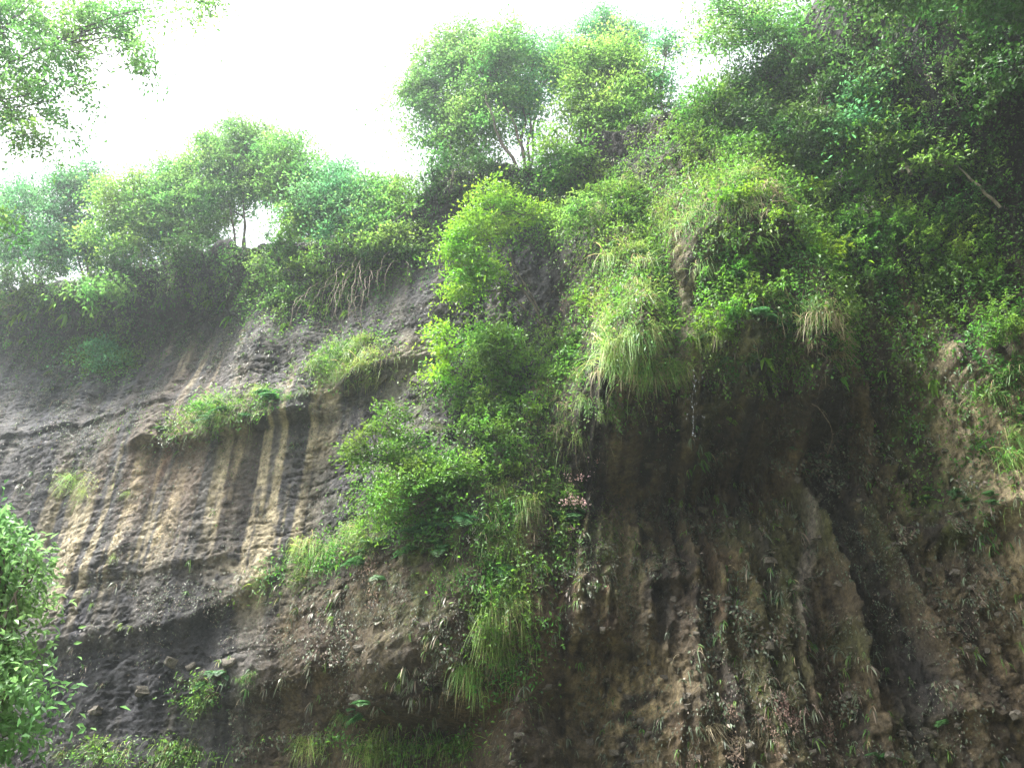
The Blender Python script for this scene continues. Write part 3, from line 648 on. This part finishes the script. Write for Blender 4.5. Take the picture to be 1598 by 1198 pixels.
KITS = {
 'green': [k_grass('grass', 120, .80, .015, .16, 1.1, .6) for _ in range(5)],
 'dark': [k_grass('grassd', 80, .70, .020, .12, .8) for _ in range(3)],
 'straw': [k_grass('straw', 46, .55, .014, .09, 1.1, .5, .5) for _ in range(3)],
 'reed': [k_grass('grass', 34, 1.1, .026, .10, .95) for _ in range(3)],
 'fern': [k_fern('fern', 7, .62) for _ in range(4)],
 'bigfern': [k_fern('fern', 4, 1.0) for _ in range(2)],
 'shrub': [k_shrub('shrub', .75, 12, .11, 15) for _ in range(4)],
 'shrubd': [k_shrub('shrubd', .75, 12, .10, 15) for _ in range(3)],
 'lime': [k_shrub('lime', .7, 10, .12, 13) for _ in range(3)],
 'sprig': [k_fern('sprig', 5, .30) for _ in range(2)] + [k_vine('sprig', .35, 5, 9, .09) for _ in range(3)],
 'pink': [k_flower('pink')], 'whitef': [k_flower('white')],
 'vine': [k_vine('shrub', 1.0, 5, 26, .085) for _ in range(3)],
 'deadv': [k_vine('dead', .8, 6, 22, .085) for _ in range(3)],
}
DESC = {'green': ('grass_tuft', 'green grass tuft', 'grass tuft', 'green grass tufts'),
 'dark': ('grass_tuft', 'dark green grass tuft', 'grass tuft', 'dark green grass tufts'),
 'straw': ('dry_grass_tuft', 'pale dry grass clump', 'dry grass', 'dry grass clumps'),
 'reed': ('reed_clump', 'long bladed reed clump', 'reed clump', 'long bladed reed clumps'),
 'fern': ('fern', 'small green fern', 'fern', 'small ferns'),
 'bigfern': ('large_fern', 'large drooping fern', 'fern', 'large ferns'),
 'shrub': ('shrub', 'leafy green bush', 'shrub', 'mid green bushes'),
 'shrubd': ('shrub', 'dark green bush', 'shrub', 'dark green bushes'),
 'lime': ('shrub', 'bright lime bush', 'shrub', 'bright lime bushes'),
 'sprig': ('wall_plant', 'grey green wall plant', 'wall plant', 'grey green wall plants'),
 'pink': ('flowering_plant', 'pink blossomed plant', 'flowering plant', 'pink flowering plants'),
 'whitef': ('flowering_plant', 'white flowered plant', 'flowering plant', 'white flowering plants'),
 'vine': ('creeper', 'trailing green creeper', 'creeper', 'trailing creepers'),
 'deadv': ('dead_creeper', 'withered creeper', 'dead creeper', 'withered creepers')}
ITEMS = []          # kind, px, py, scale
def put(kind, pts, sc_=1.0):
    for p in pts: ITEMS.append((kind, p[0], p[1], sc_*(p[2] if len(p) > 2 else 1)))
def scat(kind, n, cx, cy, ax, ay, sc_=1.0, rot=0):
    c, s_ = math.cos(rad(rot)), math.sin(rad(rot))
    for _ in range(n):
        a = R.random()*6.283; r = math.sqrt(R.random()); u, v = r*math.cos(a)*ax, r*math.sin(a)*ay
        ITEMS.append((kind, cx+u*c-v*s_, cy+u*s_+v*c, sc_*R.uniform(.7, 1.25)))
# the bulge
scat('green', 20, 985, 480, 50, 95, .85); scat('green', 9, 985, 545, 30, 20, .7); scat('green', 12, 1010, 340, 70, 60, .85)
scat('green', 10, 1130, 300, 60, 60, .8); scat('green', 7, 1110, 480, 25, 70, .7); scat('green', 6, 1290, 450, 30, 60, .8)
put('reed', [(975,290),(1075,285),(945,535),(950,560),(960,400),(1185,300,.8),(1200,470),(1230,450,.8),(1260,500,.8),(1170,455,.7),(1010,300,.8),(1300,440,.7)])
scat('dark', 8, 905, 560, 20, 60, .6); scat('straw', 10, 1290, 520, 30, 40, .9)
put('straw', [(1205,300,1.2),(1200,325,1.2),(1235,305,.8),(1135,435,1.1),(1150,450,.9),(1215,490,1.),(1075,300,1.1),(1060,330,.8),(1195,290,1.2),(1100,330,.8),(1240,240,.7),(990,360,.7),(1310,400,.7),(1370,360,.7)])
scat('dark', 7, 1240, 500, 50, 40, .8); scat('fern', 6, 1180, 520, 60, 30, .8); put('bigfern', [(1105,545,.8),(1150,560,.7)]); scat('fern', 5, 985, 400, 25, 50, .8)
scat('lime', 5, 1130, 520, 30, 25, .6); scat('shrub', 6, 1180, 470, 60, 50, .7); scat('shrub', 7, 940, 330, 40, 40, .7); scat('lime', 5, 1180, 330, 60, 30, .6)
scat('shrub', 6, 1110, 240, 60, 30, .8)
def line(kind, pts, n, sc_, jit=6):
    pts = np.array(pts, float)
    for q in np.linspace(0, len(pts)-1.001, n):
        i = int(q); p = pts[i]+(pts[i+1]-pts[i])*(q-i)+R.normal(0, jit, 2); ITEMS.append((kind, p[0], p[1], sc_*R.uniform(.75, 1.25)))
line('green', [(950,500),(955,550),(968,572),(1000,578),(1040,582),(1070,585)], 22, .85); line('dark', [(1090,560),(1150,555),(1210,560),(1270,565),(1320,530)], 14, .75)
line('straw', [(940,570),(1000,585),(1060,590)], 8, .8); line('vine', [(1100,575),(1200,575),(1300,560)], 9, .7)
scat('shrubd', 12, 1450, 90, 110, 70, 1.0); scat('vine', 8, 1480, 120, 90, 80, 1.1); scat('shrub', 5, 1370, 240, 60, 40, .9)
# slope right of the bulge
scat('shrub', 14, 1340, 340, 90, 90, .8); scat('lime', 10, 1330, 330, 90, 80, .7); scat('shrub', 12, 1450, 430, 110, 60, .75); scat('lime', 8, 1480, 410, 100, 40, .65)
scat('shrubd', 12, 1420, 320, 130, 60, .8); scat('shrubd', 8, 1500, 200, 80, 80, .8); scat('shrubd', 10, 1180, 215, 110, 40, .9); scat('dark', 8, 1560, 620, 40, 90, .9); scat('green', 5, 1585, 680, 18, 60, .9)
scat('shrub', 6, 1580, 530, 25, 60, .6); put('whitef', [(1320,295,.8),(1360,330,.7),(1180,195,.8),(1110,215,.7)]); scat('fern', 6, 1420, 260, 80, 40)
# rim and dark band under it
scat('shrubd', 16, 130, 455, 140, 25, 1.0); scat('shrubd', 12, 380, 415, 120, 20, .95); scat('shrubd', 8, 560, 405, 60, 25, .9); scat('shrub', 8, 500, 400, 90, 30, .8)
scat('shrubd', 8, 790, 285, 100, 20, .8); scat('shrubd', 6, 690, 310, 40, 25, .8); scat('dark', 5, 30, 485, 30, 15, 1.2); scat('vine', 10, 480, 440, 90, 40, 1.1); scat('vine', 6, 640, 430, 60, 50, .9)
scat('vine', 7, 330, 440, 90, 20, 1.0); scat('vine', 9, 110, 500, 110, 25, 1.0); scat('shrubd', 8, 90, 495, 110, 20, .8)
# ledges on the left wall
scat('green', 14, 545, 555, 55, 25, .8, -25); scat('green', 8, 555, 580, 40, 22, .7); scat('green', 9, 350, 640, 75, 22, .85, -15); scat('fern', 8, 380, 635, 60, 20, .9, -15)
scat('shrub', 4, 300, 655, 30, 18, .5); scat('dark', 5, 440, 615, 40, 25, .6); scat('fern', 5, 220, 660, 90, 16, .5); put('green', [(115,750,.9),(130,770,.7),(200,770,.4),(180,870,.4)]); scat('sprig', 8, 330, 690, 90, 14, .8)
# buttress
scat('green', 13, 520, 850, 75, 22, .75, -22); scat('dark', 12, 480, 890, 80, 22, .8, -22); scat('shrub', 12, 650, 770, 80, 35, .7, -15); scat('lime', 6, 600, 800, 50, 24, .55, -25)
scat('fern', 10, 640, 850, 80, 40, .9); put('bigfern', [(725,815,.9),(572,880,.9),(790,890,.7),(600,905,.6),(690,860,.7)])
scat('shrub', 14, 780, 680, 60, 110, .6); scat('lime', 8, 770, 620, 60, 70, .5); scat('green', 14, 790, 800, 40, 80, .75); scat('green', 12, 785, 960, 35, 70, .8); scat('dark', 10, 780, 900, 40, 100, .8)
scat('shrub', 8, 760, 1000, 24, 60, .5); scat('green', 6, 735, 1050, 14, 25, .8); scat('shrub', 8, 870, 560, 40, 50, .6); scat('lime', 4, 910, 480, 14, 25, .5)
scat('dark', 10, 860, 700, 50, 90, .8); scat('straw', 9, 830, 720, 60, 90, .7); scat('straw', 6, 870, 600, 40, 40, .8); put('pink', [(905,765,1.1),(900,795,.9),(890,790,.8),(930,725,.6),(898,830,.5),(925,505,.7)])
put('whitef', [(745,845,.5),(742,820,.4)]); scat('fern', 6, 860, 820, 60, 40, .7); put('deadv', [(575,870,1.),(585,920,1.),(560,850,.8),(930,470,1.),(935,440,1.),(900,460,.8)])
scat('sprig', 14, 880, 900, 70, 30, .9); scat('green', 6, 900, 640, 60, 60, .6); scat('vine', 8, 700, 880, 80, 30, .8); scat('vine', 6, 950, 620, 30, 60, .7)
# foot of the wall
scat('dark', 7, 250, 1180, 60, 22, .7); scat('dark', 6, 310, 1080, 22, 25, .7); scat('fern', 4, 330, 1065, 26, 18, .8); scat('dark', 8, 640, 1165, 110, 25, .8); scat('green', 9, 560, 1150, 90, 40, .7)
scat('fern', 4, 570, 1110, 28, 12, .8); scat('dark', 3, 390, 1060, 12, 10, .5); scat('dark', 4, 130, 1170, 40, 16, .9); scat('sprig', 8, 430, 1130, 90, 40, .9)
# right wall
scat('sprig', 40, 1250, 900, 230, 250, 1.0); scat('sprig', 14, 1150, 1000, 50, 110, 1.2); scat('sprig', 14, 1500, 900, 90, 180, 1.0); scat('deadv', 12, 1160, 1120, 140, 60, .6)
scat('fern', 8, 1480, 780, 90, 18, .5); scat('sprig', 12, 1330, 720, 70, 40, 1.0); scat('straw', 6, 1180, 1140, 70, 40, .6); scat('lime', 3, 1130, 660, 30, 30, .35); put('bigfern', [(1370,1185,.5),(1480,1130,.5),(1260,1010,.4)])
scat('sprig', 12, 640, 1010, 140, 60, .9); scat('fern', 6, 1290, 690, 60, 30, .5)

ANCH = [(985,420,'on the left lobe of the bulge'),(955,560,'at the lower lip of the bulge'),(1000,310,'on the upper left shoulder of the bulge'),
(1110,290,'on the crown of the bulge'),(1105,470,'beside the water streak on the bulge'),(1200,350,'on top of the right lobe'),(1190,470,'in the hollow of the right lobe'),(1290,480,'on the outer side of the right lobe'),
(1160,550,'under the lip by the water streak'),(900,560,'in the cleft left of the bulge'),(930,460,'in the dark crack left of the bulge'),(1110,220,'on the slope above the bulge'),(1230,215,'in the shade above the bulge'),
(1330,300,'on the slope right of the bulge top'),(1300,380,'just right of the right lobe'),(1450,330,'below the slanting pale trunk'),(1500,200,'in the dark under the overhang'),(1400,440,'on the lower green slope right of the bulge'),(1530,430,'on the green slope by the right edge'),
(1560,560,'above the pale slope at the right edge'),(1580,670,'beside the pale rock at the right edge'),(60,470,'in the shadow band below the leftmost rim trees'),(190,455,'in the shadow band below the slender stem'),(300,430,'under the tallest left rim tree'),(420,410,'below the sky gap in the rim'),
(540,410,'above the bare hanging roots'),(640,430,'right of the bare hanging roots'),(690,310,'in the dark notch of the rim'),(790,285,'under the centre clump of rim trees'),(540,550,'on the grassy ledge below the roots'),(590,590,'beside the split dark slabs'),
(320,650,'on the left end of the grassy ledge'),(410,625,'on the right end of the grassy ledge'),(180,660,'on the thin ledge of the far left wall'),(120,760,'on the far left wall above the bush'),(330,700,'along the crack above the tan streaks'),(190,860,'among the tan streaks'),
(440,870,'at the left tip of the green diagonal ledge'),(530,860,'on the green diagonal ledge'),(620,780,'on the left brow of the leafy buttress'),(700,760,'on the brow of the leafy buttress'),(640,870,'under the brow of the leafy buttress'),(730,840,'beside the big fern of the buttress'),
(770,610,'below the lime tree'),(790,700,'on the middle of the leafy buttress'),(850,640,'right of the leafy buttress top'),(860,760,'beside the pink blossoms'),(800,850,'on the leafy buttress below its middle'),(790,960,'on the green tongue of the buttress'),(750,1050,'at the tip of the green tongue'),
(870,890,'on the lip below the pink blossoms'),(950,640,'on the wall just below the bulge'),(250,1180,'on the hump at the bottom left'),(320,1075,'under the black wet wall'),(130,1165,'beside the near bush'),(450,1130,'at the left foot of the brown wall'),(580,1150,'at the middle foot of the brown wall'),
(700,1165,'at the right foot of the brown wall'),(600,1000,'on the brown undercut wall'),(720,1000,'on the brown wall beside the green tongue'),(1130,670,'in the black undercut below the bulge'),(1100,820,'on the ribbed wall below the undercut'),(1130,960,'on the ribs above the pale slabs'),(1150,1080,'among the withered tufts low on the ribs'),
(1250,1140,'at the bottom right of the ribbed wall'),(1300,720,'below the black holes of the right wall'),(1260,850,'beside the white streaked rib'),(1250,980,'on the lower part of the white streaked rib'),(1370,820,'on the ribs left of the pale slope'),(1380,960,'above the black patch'),(1430,680,'on the mossy rib at the pale slope'),
(1490,780,'along the dark ledge at the right'),(1500,880,'on the pale slope below the dark ledge'),(1520,1000,'on the lower pale slope'),(1450,1120,'along the crack at the bottom right'),(1040,900,'beside the slotted crack'),(560,870,'on the withered end of the diagonal ledge')]
ORD = ['first','second','third','fourth','fifth','sixth','seventh','eighth','ninth','tenth','eleventh','twelfth','thirteenth','fourteenth','fifteenth','sixteenth','seventeenth','eighteenth','nineteenth','twentieth']
hp = hit([i[1] for i in ITEMS], [i[2] for i in ITEMS])
byl = {}
for n, (kind, px, py, sc_) in enumerate(ITEMS):
    a = min(ANCH, key=lambda q: (q[0]-px)**2+(q[1]-py)**2); byl.setdefault((kind, a[2]), []).append(n)
used = {}
for (kind, loc), idx in byl.items():
    idx.sort(key=lambda n: ITEMS[n][2]); nm, desc, cat, grp = DESC[kind]
    nrow = 1 if len(idx) <= 7 else 2 if len(idx) <= 14 else 3
    rows = [r.tolist() for r in np.array_split(np.array(idx), nrow)]
    rn = {1: [''], 2: ['upper ', 'lower '], 3: ['upper ', 'middle ', 'lower ']}[nrow]
    job = []
    for q, row in enumerate(rows):
        row.sort(key=lambda n: ITEMS[n][1])
        for r_, n in enumerate(row):
            if len(row) == 1: lab = f'{rn[q]}{desc} {loc}'
            else: lab = f'{"leftmost" if r_ == 0 else "rightmost" if r_ == len(row)-1 else ORD[r_]+" from left"} {rn[q]}{desc} {loc}'
            job.append((n, lab))
    for n, lab in job:
        k, px, py, sc_ = ITEMS[n]
        kit = KITS[kind][n % len(KITS[kind])]
        if len(kit) == 1: root = link(nm, kit[0][1], label=lab, category=cat, group=grp)
        else:
            root = link(nm, None, label=lab, category=cat, group=grp)
            for pn, me in kit: link(pn, me, root, kind='stuff' if pn == 'blossoms' else None)
        p = hp[n]; root.location = (p[0], p[1]+0.03, p[2]); root.rotation_euler = (R.normal(0, .12), R.normal(0, .15), R.normal(0, .45))
        root.scale = (sc_,)*3

# ------------------------------------------------------------------ what nobody could count: carpets of leaves and grass on the rock
def sample(n, dens):
    """random points on the cliff, kept with probability dens(px, py, x, z)"""
    x = R.uniform(-19.5, 12.5, n); z = R.uniform(1.5, 25.5, n); k = z < np.interp(x, xs, TOP)-0.02; x, z = x[k], z[k]
    y = LK(x, z); px, py = proj(x, y, z); k = R.random(len(x)) < dens(px, py, x, z); x, z, y = x[k], z[k], y[k]
    return np.stack([x, y, z], 1), nrm_at(x, z)
def emax(px, py, L): return np.maximum.reduce([ell(px, py, *l[:4], 1.0, l[5] if len(l) > 5 else 0)*(l[4] if len(l) > 4 else 1) for l in L])
def carpet(name, label, mat, n, dens, leaf, off, down=0.4, asp=.5, upn=.6):
    P, N = sample(n, dens); m = len(P); a = Acc()
    hgt = off*R.random((m, 1))*(0.3+1.4*fbm(P[:, 0]*1.8, P[:, 2]*1.8, 301, 2))[:, None]
    D = R.normal(0, .6, (m, 3))+N*.5+np.array([0, 0, -down]); Nn = N*.7+np.array([0, 0, upn])+R.normal(0, .4, (m, 3))
    leaves(a, P+N*hgt, D, Nn, leaf*R.uniform(.5, 1.3, m), leaf*asp*R.uniform(.7, 1.2, m))
    link(name, a.mesh(name, M[mat]), kind='stuff', label=label); return m
GREEN = [(1540,700,60,90,.5),(1560,560,60,80,.6),(1420,560,60,60,.6),(1000,420,90,170,.9),(1130,380,120,170,1),(1250,420,100,130,1),(1420,410,200,110,.8),(1300,220,150,80,.6),(1180,180,120,60,1),(900,330,120,60,.8),(800,285,130,30,1),(1090,330,110,120,.8),(990,470,60,110,.6),(1250,370,110,60,.9),(1340,330,130,130,1),(1470,430,150,80,.9),(1480,290,120,70,.35),(1180,210,130,60,1),(1560,560,60,80,.7),
 (780,700,75,150,1),(660,790,100,60,1,-10),(790,940,55,130,1),(520,870,110,30,.6,-22),(770,560,80,60,.8),(870,600,60,100,.6),(960,330,60,60,.9),(900,280,80,40,.8),(1290,480,45,80,.9),(1190,500,80,60,.6),
 (790,350,90,70,.2),(350,650,90,24,.6,-15),(545,565,70,30,.7,-20),(90,450,170,30,.9),(340,415,140,26,.9),(520,415,110,45,.7),(650,380,60,50,.4),(450,470,60,60,.4),(310,1080,40,26,.7),(230,1180,110,24,.8),(620,1160,130,34,.6),(900,830,70,60,.5),(1450,650,60,120,.25),(1490,780,100,30,.4),(170,555,50,35,.7),(700,600,50,40,.6)]
GREEND = GREEN+[(90,510,190,75,1),(330,450,150,50,1),(500,450,140,60,.6),(1480,60,260,140,1),(1600,150,150,140,1),(1420,330,220,160,1),(1300,150,150,80,1)]  # dark cover at upper right puts the overhang's shade into leaf colour
def lip(x, z): return 1-(1-ss(11.15, 11.7, z))*ss(1.2, 1.7, x)*(1-ss(7.4, 8.2, x))*ss(7.5, 8.5, z)
def hole(px, py): return 1-np.clip(ell(px, py, 1073, 460, 22, 130)*1.2+ell(px, py, 1062, 575, 26, 26)*.7+ell(px, py, 1195, 455, 46, 34)*.85, 0, 1)
def dg(px, py, x, z): return lip(x, z)*hole(px, py)*np.clip(emax(px, py, GREEN)*1.2*ss(.30, .52, fbm(x*1.6, z*1.6, 310, 3)+.06), 0, 1)
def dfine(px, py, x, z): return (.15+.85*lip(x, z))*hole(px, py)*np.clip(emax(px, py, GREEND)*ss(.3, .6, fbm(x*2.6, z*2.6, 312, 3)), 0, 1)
carpet('leaf_carpet', 'mid green leaf cover on the bulge, buttress and slopes', 'shrub', 420000, dg, .10, .50)
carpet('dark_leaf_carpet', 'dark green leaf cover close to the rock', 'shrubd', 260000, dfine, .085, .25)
def dspr(px, py, x, z):
    m = np.maximum.reduce([emax(px, py, [(1250,880,420,330,.9),(640,1020,260,120,.8),(1480,860,160,260,.6),(430,930,100,50,.5),(880,960,110,110,.6),(1170,1100,130,80,1),(260,540,280,90,.9),(120,640,160,60,.8),(300,930,200,50,.6)]), .2*np.ones_like(px)])
    return np.clip(m*ss(.42, .62, fbm(x*1.7, z*1.2, 320, 3)*.6+.4*fbm(x*6, z*5, 321, 2))*1.0, 0, 1)
carpet('wall_leaves', 'scattered grey green and withered leaves on the lower walls', 'sprig', 600000, dspr, .065, .08, 1.1, .38, .3)
def dmoss(px, py, x, z): return np.clip(emax(px, py, [(1490,740,110,160,.7),(930,840,80,80,.8),(1420,600,60,120,.6),(780,800,140,260,.6),(1100,420,170,200,.5),(1480,520,150,80,.6),(960,660,60,80,.5),(260,690,200,60,.25),(600,620,100,60,.3),(1200,620,200,90,.15)])*ss(.4, .6, fbm(x*2, z*1.6, 330, 3)), 0, 1)
carpet('moss', 'fine moss and creeping herbs on damp rock', 'grassd', 300000, dmoss, .05, .05, .3, .6, .8)
def gcarpet(name, label, mat, n, dens, L, wd, droop, down=0.):
    P, N = sample(n, dens); m = len(P); a = Acc()
    D = N*.7+np.array([0, 0, .7-down])+R.normal(0, .4, (m, 3)); blades(a, P, D, L*R.uniform(.4, 1.2, m), wd*R.uniform(.6, 1.2, m), droop*R.uniform(.6, 1.2, m), 4)
    link(name, a.mesh(name, M[mat]), kind='stuff', label=label)
GR = [(985,490,66,110,1),(985,560,60,40,1),(1010,330,90,70,.9),(1130,300,80,80,.8),(1110,480,45,110,.8),(1290,470,45,80,.8),(1230,390,80,30,.4),(545,560,65,32,1,-22),(350,650,90,24,.8,-15),(520,865,100,24,.9,-22),(790,930,45,140,.8),(860,700,70,110,.45),(310,1080,26,30,.7),(250,1180,80,24,.9),(610,1160,130,34,.8),(1585,650,30,110,.8),(120,755,34,24,.8),(900,600,40,60,.5),(770,800,60,60,.4),(600,560,60,30,.5)]
gcarpet('grass', 'green grass growing over the bulge, ledges and buttress', 'grass', 170000, lambda px, py, x, z: lip(x, z)*hole(px, py)*np.clip(emax(px, py, GR)*1.1*ss(.28, .5, fbm(x*1.5, z*1.3, 340, 2)), 0, 1), .48, .012, 1.15)
gcarpet('dry_grass', 'pale dry grass hanging from the bulge and buttress', 'straw', 60000, lambda px, py, x, z: np.clip(emax(px, py, [(985,500,55,90,.5),(1080,350,50,140,.7),(1290,520,40,60,.9),(850,720,80,120,.5),(560,880,60,50,.4),(1120,600,160,60,.25),(960,740,60,140,.35),(1150,1100,120,80,.3)])*ss(.48, .62, fbm(x*2, z*1.3, 341, 2)), 0, 1), .30, .010, 1.0, .8)

def rosettes(name, label, mat, n, per, dens, L, wd):
    P, N = sample(n, dens); P = np.repeat(P, per, 0)+R.normal(0, .02, (len(P)*per, 3)); N = np.repeat(N, per, 0); sz = np.repeat(R.uniform(.5, 1.4, len(P)//per), per); m = len(P); a = Acc()
    D = N*.8+np.array([0, 0, -.1])+R.normal(0, .5, (m, 3))*np.array([1.3, .4, .8]); blades(a, P, D, L*sz*R.uniform(.6, 1.2, m), wd*sz, R.uniform(.6, 1.2, m), 4)
    link(name, a.mesh(name, M[mat]), kind='stuff', label=label)
def dros(px, py, x, z):
    m = np.maximum.reduce([emax(px, py, [(1250,900,450,330,1),(640,1030,280,130,1),(1480,860,160,260,.9),(430,940,110,60,.7),(880,960,120,130,.8),(1170,1090,150,110,1.3),(260,550,280,80,.35),(330,690,160,16,.6)]), .06+0*px])
    return np.clip(m*ss(.36, .66, fbm(x*1.3, z*0.9, 360, 3)), 0, 1)
rosettes('small_wall_plants', 'tiny drooping plants rooted all over the damp lower walls', 'sprig', 14000, 7, dros, .17, .022)
rosettes('green_wall_plants', 'tiny green plants rooted among the ribs of the right wall', 'grassd', 7000, 7, dros, .15, .024)
def dsl(px, py, x, z): return np.clip(emax(px, py, [(1450,330,220,200,1),(1250,230,220,80,1),(790,700,90,240,.8),(1180,400,150,130,.8),(90,470,190,60,.8),(400,430,200,50,.8)])*ss(.4, .6, fbm(x*1.1, z*1.1, 366, 2)), 0, 1)
rosettes('broad_leaf_plants', 'broad leaved herbs filling the green slope and buttress', 'lime', 5200, 6, dsl, .26, .075)

# ------------------------------------------------------------------ bare roots, creeping stems, water, stones
def root_bunch(base, tips, label):
    root = link('hanging_roots', None, label=label, category='roots', group='bare roots hanging below the rim'); B = hit([base[0]], [base[1]])[0]-np.array([0, .15, 0]); root.location = B
    for (x0, y0, x1, y1) in tips:
        a = hit([x0], [y0])[0]-B-np.array([0, .25, 0]); b = hit([x1], [y1])[0]-B-np.array([0, .75, 0]); L = np.linalg.norm(b-a)
        V, Q = tube(curve3(a, b, (R.normal(0, .05)*L, -.16*L, 0), 12, .010*L, R), np.linspace(.012, .005, 12)*R.uniform(.6, 1.2), 5)
        link('root', mesh_np('root', V, Q=Q, mat=M['root'], smooth=True), root)
root_bunch((560, 400), [(548,440,522,548),(562,440,552,550),(575,440,570,545),(553,450,512,552),(545,415,525,530),(550,420,540,530),(560,425,548,520),(565,420,570,495),(575,425,560,510),(552,440,500,545),(540,430,510,500),(580,430,578,490),(535,430,520,470),(548,470,560,530),(530,450,485,520),(570,410,556,500),(590,430,590,525),(556,410,532,500),(545,450,538,540),(565,470,566,528),(602,425,596,480)], 'thick bunch of bare roots hanging above the grassy ledge')
root_bunch((490, 440), [(490,460,455,570),(480,470,465,540),(500,450,470,520)], 'thin bare roots curling left of the thick bunch')
root_bunch((620, 410), [(625,415,605,480),(632,420,640,455),(610,400,590,470)], 'short bare roots right of the thick bunch')
root_bunch((705, 290), [(706,275,700,340),(700,290,692,335),(712,270,706,330)], 'pale roots hanging in the dark notch')
root_bunch((1262, 600), [(1290,575,1262,640),(1262,640,1262,760),(1270,560,1300,620)], 'thin stems running down below the right lobe')
P = np.array([at(1081+R.normal(0, 3), yy, 15.0)[0] for yy in np.linspace(578, 680, 26)])
a = Acc()
for i, c in enumerate(np.concatenate([P, P+R.normal(0, .07, P.shape)])):
    r = R.uniform(.003, .006); V, Q = tube([c+[0, 0, -r*2.5], c+[0, 0, -r], c+[0, 0, r], c+[0, 0, r*3]], [r*.3, r, r*.8, r*.1], 6); a.add(V, Q=Q)
link('water_drops', a.mesh('water_drops', M['water'], True), kind='stuff', label='water drops falling from the lip of the bulge')

def rock(rg, sx, sy, sz):
    """an irregular angular block"""
    import bmesh
    bm = bmesh.new(); bmesh.ops.create_icosphere(bm, subdivisions=2, radius=1.0)
    for v in bm.verts:
        c = v.co; q = [math.copysign(min(abs(k)*1.25, .82), k) for k in c]; v.co = Vector((q[0]*sx, q[1]*sy, q[2]*sz))*(1+rg.normal(0, .13))
    me = bpy.data.meshes.new('stone'); bm.to_mesh(me); bm.free(); me.materials.append(M['stone']); return me
rk = [rock(R, 1, .9, .8) for _ in range(3)]+[rock(R, 1.15, .9, .65) for _ in range(2)]
pts = [(565,596),(600,592),(628,588),(540,612),(590,608),(650,598),(300,1040),(320,1055),(345,1050),(285,1062),(330,1080),(360,1035),(270,1035),(230,1080),(150,1110)] + \
      [(R.uniform(480, 1000), R.uniform(960, 1190)) for _ in range(50)] + [(R.uniform(980, 1590), R.uniform(700, 1190)) for _ in range(70)] + [(R.uniform(900, 1100), R.uniform(1060, 1190)) for _ in range(15)]
h = hit([p[0] for p in pts], [p[1] for p in pts])
for i, p in enumerate(h):
    o = link('stone', rk[i % 5], cliff); s_ = R.uniform(.05, .11) if i > 14 else R.uniform(.10, .18); o.location = p; o.scale = (s_*R.uniform(.8, 1.5), s_, s_)
    o.rotation_euler = (R.normal(0, .3), R.normal(0, .3), R.uniform(-.8, .8))

# ------------------------------------------------------------------ haze, which also stands in for lens glare
def hazebox(dens):
    x0, x1, y0, y1, z0, z1 = -620, 620, -620, 620, -3, 46
    V = [(x, y, z) for x in (x0, x1) for y in (y0, y1) for z in (z0, z1)]
    Q = [(0, 1, 3, 2), (4, 6, 7, 5), (0, 4, 5, 1), (2, 3, 7, 6), (0, 2, 6, 4), (1, 5, 7, 3)]
    m, N, K = newmat('haze'); o = N.new('ShaderNodeOutputMaterial'); v = N.new('ShaderNodeVolumePrincipled')
    v.inputs['Density'].default_value = dens; v.inputs['Color'].default_value = (.86, .97, 1, 1); v.inputs['Anisotropy'].default_value = 0.75
    K.new(v.outputs[0], o.inputs['Volume'])
    link('haze', mesh_np('haze', V, Q=Q, mat=m), kind='stuff', label='thin pale air haze in the gorge, also standing in for lens glare')
HAZE = 0.0018
if HAZE: hazebox(HAZE)
